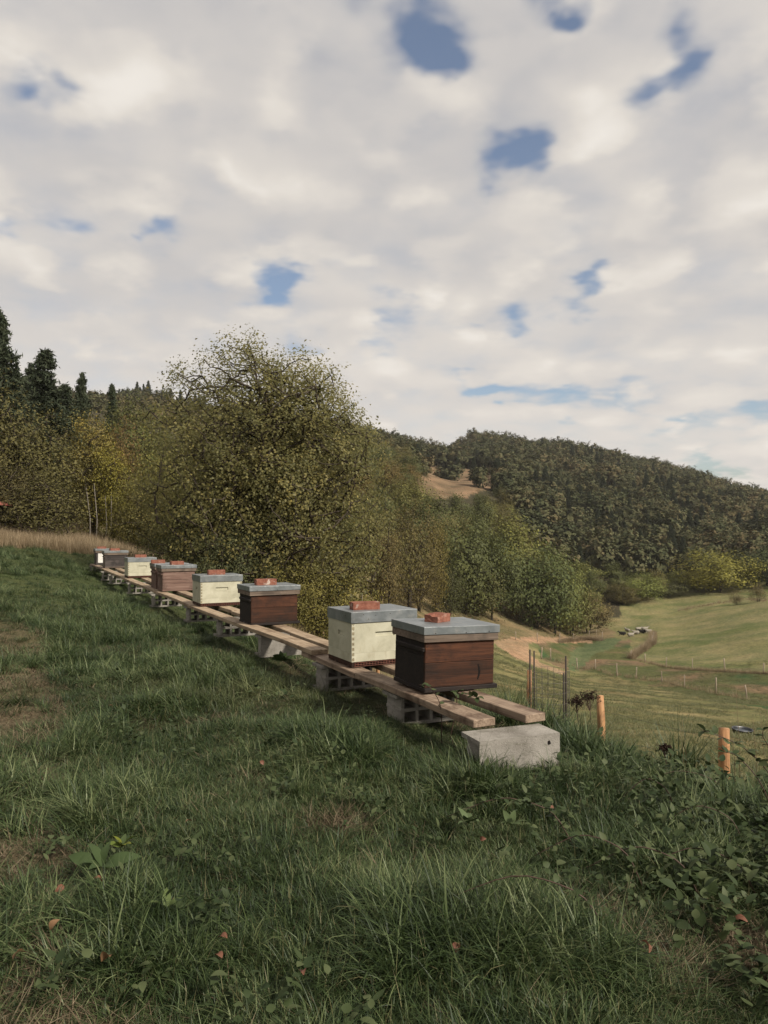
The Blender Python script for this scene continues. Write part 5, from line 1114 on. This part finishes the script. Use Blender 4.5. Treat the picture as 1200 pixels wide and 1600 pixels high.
# fallen leaves
FLM = leaf_data('fallen_leaf', .038, .026, M['fallen'], .5, curl=.9, fold=.5)
for (a, b, c, lb) in ((158, 1543, 1.2, 'tan curled leaf near the bottom left corner'), (78, 1492, 1.0, 'brown leaf above the tan curled one'), (100, 1418, .9, 'reddish leaf left of the dark dock rosette'), (158, 1412, .9, 'reddish leaf pressed under the dark dock rosette'), (412, 1218, .8, 'small orange leaf in the grass below the middle planks'), (300, 1312, .8, 'small red leaf right of the yellow green dock leaf'),
                      (355, 1505, .9, 'pinkish brown leaf upper of the pair in the lower middle'), (347, 1538, .9, 'pinkish brown leaf lower of the pair in the lower middle'), (475, 1560, 1.0, 'orange brown curled leaf at the bottom centre left'), (1014, 1530, 1.1, 'bright orange leaf in the bare straw at lower right'), (713, 1512, .9, 'brown leaf in the bottom centre right grass'), (750, 1342, .7, 'small brown leaf between the two pale docks'),
                      (170, 1120, .8, 'small tan leaf far up the worn path'), (1145, 1475, 1.3, 'large brown curled leaf on the bare patch at right'), (20, 1540, 1.1, 'yellowish leaf at the bottom left edge'), (860, 1290, .7, 'small brown leaf below the nearest concrete block'), (52, 1025, .8, 'brown leaf on the worn path level with the middle hives')):
    p0 = gp(a, b); o = mobj('fallen_leaf', FLM, None, (p0[0], p0[1], p0[2] + .075)); o.rotation_euler = (rng.normal(0, .5), rng.normal(0, .5), rng.uniform(0, 6.28)); o.scale = (c, c, c)
    o.color = (1.5, 1.6, 1.2, 1) if 'tan' in lb or 'yellow' in lb else (1.3, 1.1, 1, 1); tag(o, lb, 'fallen leaf', 'fallen leaves on the grass')
# dead seed heads right of the near block
for (a, b, Y, s, lb) in ((921, 1088, 5.6, .065, 'larger dark brown dead seed head left of the second orange stake'), (901, 1096, 5.4, .045, 'smaller dark brown dead seed head beside the larger one'), (1038, 1168, 4.4, .02, 'tiny dark seed head above the grass tussock')):
    tp = P(a, b, Y); z0 = gz(tp[0], tp[1]); t = empty('dead_thistle', (tp[0], tp[1], z0)); tag(t, lb, 'dead plant'); hh = tp[2] - z0
    Vt, fs = tube_path([(0, 0, -.05), (.01, 0, hh * .5), (0, 0, hh)], [.004, .003, .002], 5); mobj('stem', np_mesh('stem', Vt, fs, None, True, [M['stem']]), t)
    cs = rng.normal(0, s * .55, (60, 3)) * [1, 1, .5] + [0, 0, hh]; Vl, fl, lc = leaves(cs, 9, .006, .011, 1.2); mobj('head', np_mesh('head', Vl, [fl], {'lc': ('FLOAT', lc)}, False, [M['bristle']]), t)
    A = np.repeat(np.array([[0, 0, hh * .75]]), 18, 0); Vt, ft = tubes(A, cs[:18], np.full(18, .0015), np.full(18, .001), 3); mobj('twig', np_mesh('twig', Vt, [ft], None, False, [M['stem']]), t)
# tall tussocks on the bank edge
TS = tuft(130, .12, .35, .75, .009, M['grass'], lean=(.05, .55), bend=(.3, 1.3), seg=5, name='grass_tussock')
for (a, b, s, lb) in ((1062, 1215, .8, 'dark grass tussock silhouetted against the pasture, right of the block'), (1185, 1235, .75, 'grass tussock at the right edge behind the brambles'), (800, 1120, .75, 'tall grass clump right of the nearest hive behind the right plank'), (845, 1125, .65, 'grass clump behind the end of the right plank'), (905, 1150, .55, 'grass clump right of the nearest concrete block'), (470, 1245, .38, 'dark grass clump in the open lawn, left of centre'), (745, 1240, .5, 'pale arching grass clump below the nearest concrete block')):
    h_ = gp(a, b) if b > 1160 else None
    if h_ is None: Y = {800: 5.2, 845: 5.0, 905: 4.9}[a]; x_ = P(a, 1100, Y)[0]; h_ = np.array([x_, Y, gz(x_, Y)])
    o = mobj('grass_tussock', TS.data, None, tuple(h_)); o.scale = (s, s, s); o.rotation_euler[2] = rng.uniform(0, 6.28); tag(o, lb, 'grass tussock')
# thin seed stalks
A, B = [], []
SSK = empty('seed_stalks'); 
SSK.location = tuple(gp(1190, 1260)); tag(SSK, 'thin dry seed stalks rising at the right edge against the pasture', 'grass stalks')
for (a, yt_, Y) in ((1150, 1085, 4.6), (1195, 1100, 4.6), (1188, 1110, 4.4), (1142, 1130, 4.3), (1176, 1120, 4.5), (1062, 1130, 4.6), (1066, 1125, 4.7), (1010, 1145, 4.8)):
    tp = P(a, yt_, Y); b = P(a + 6, 1200, Y); b[2] = gz(b[0], b[1]); mid = (tp + b) / 2 + [.01, 0, 0]; lo = np.array(SSK.location); Vt, fs = tube_path([b - lo, mid - lo, tp - lo], [.0018, .0014, .0008], 4); mobj('stalk', np_mesh('stalk', Vt, fs, None, True, [M['straw']]), SSK)

# light autumn haze
bm = bmesh.new(); box(bm, -900, 900, -900, 960, -40, 130); hz = bm_obj('haze', bm, bpy.data.materials.new('haze_air')); tag(hz, 'thin pale autumn haze in the valley', kind='stuff')
hm = hz.data.materials[0]; hm.use_nodes = True; t = NT(hm.node_tree); t.n.clear(); o = t.new('ShaderNodeOutputMaterial')
t.l.new(t.new('ShaderNodeVolumePrincipled', {'Color': (.95, .93, .92, 1), 'Density': .00014}).outputs[0], o.inputs['Volume'])
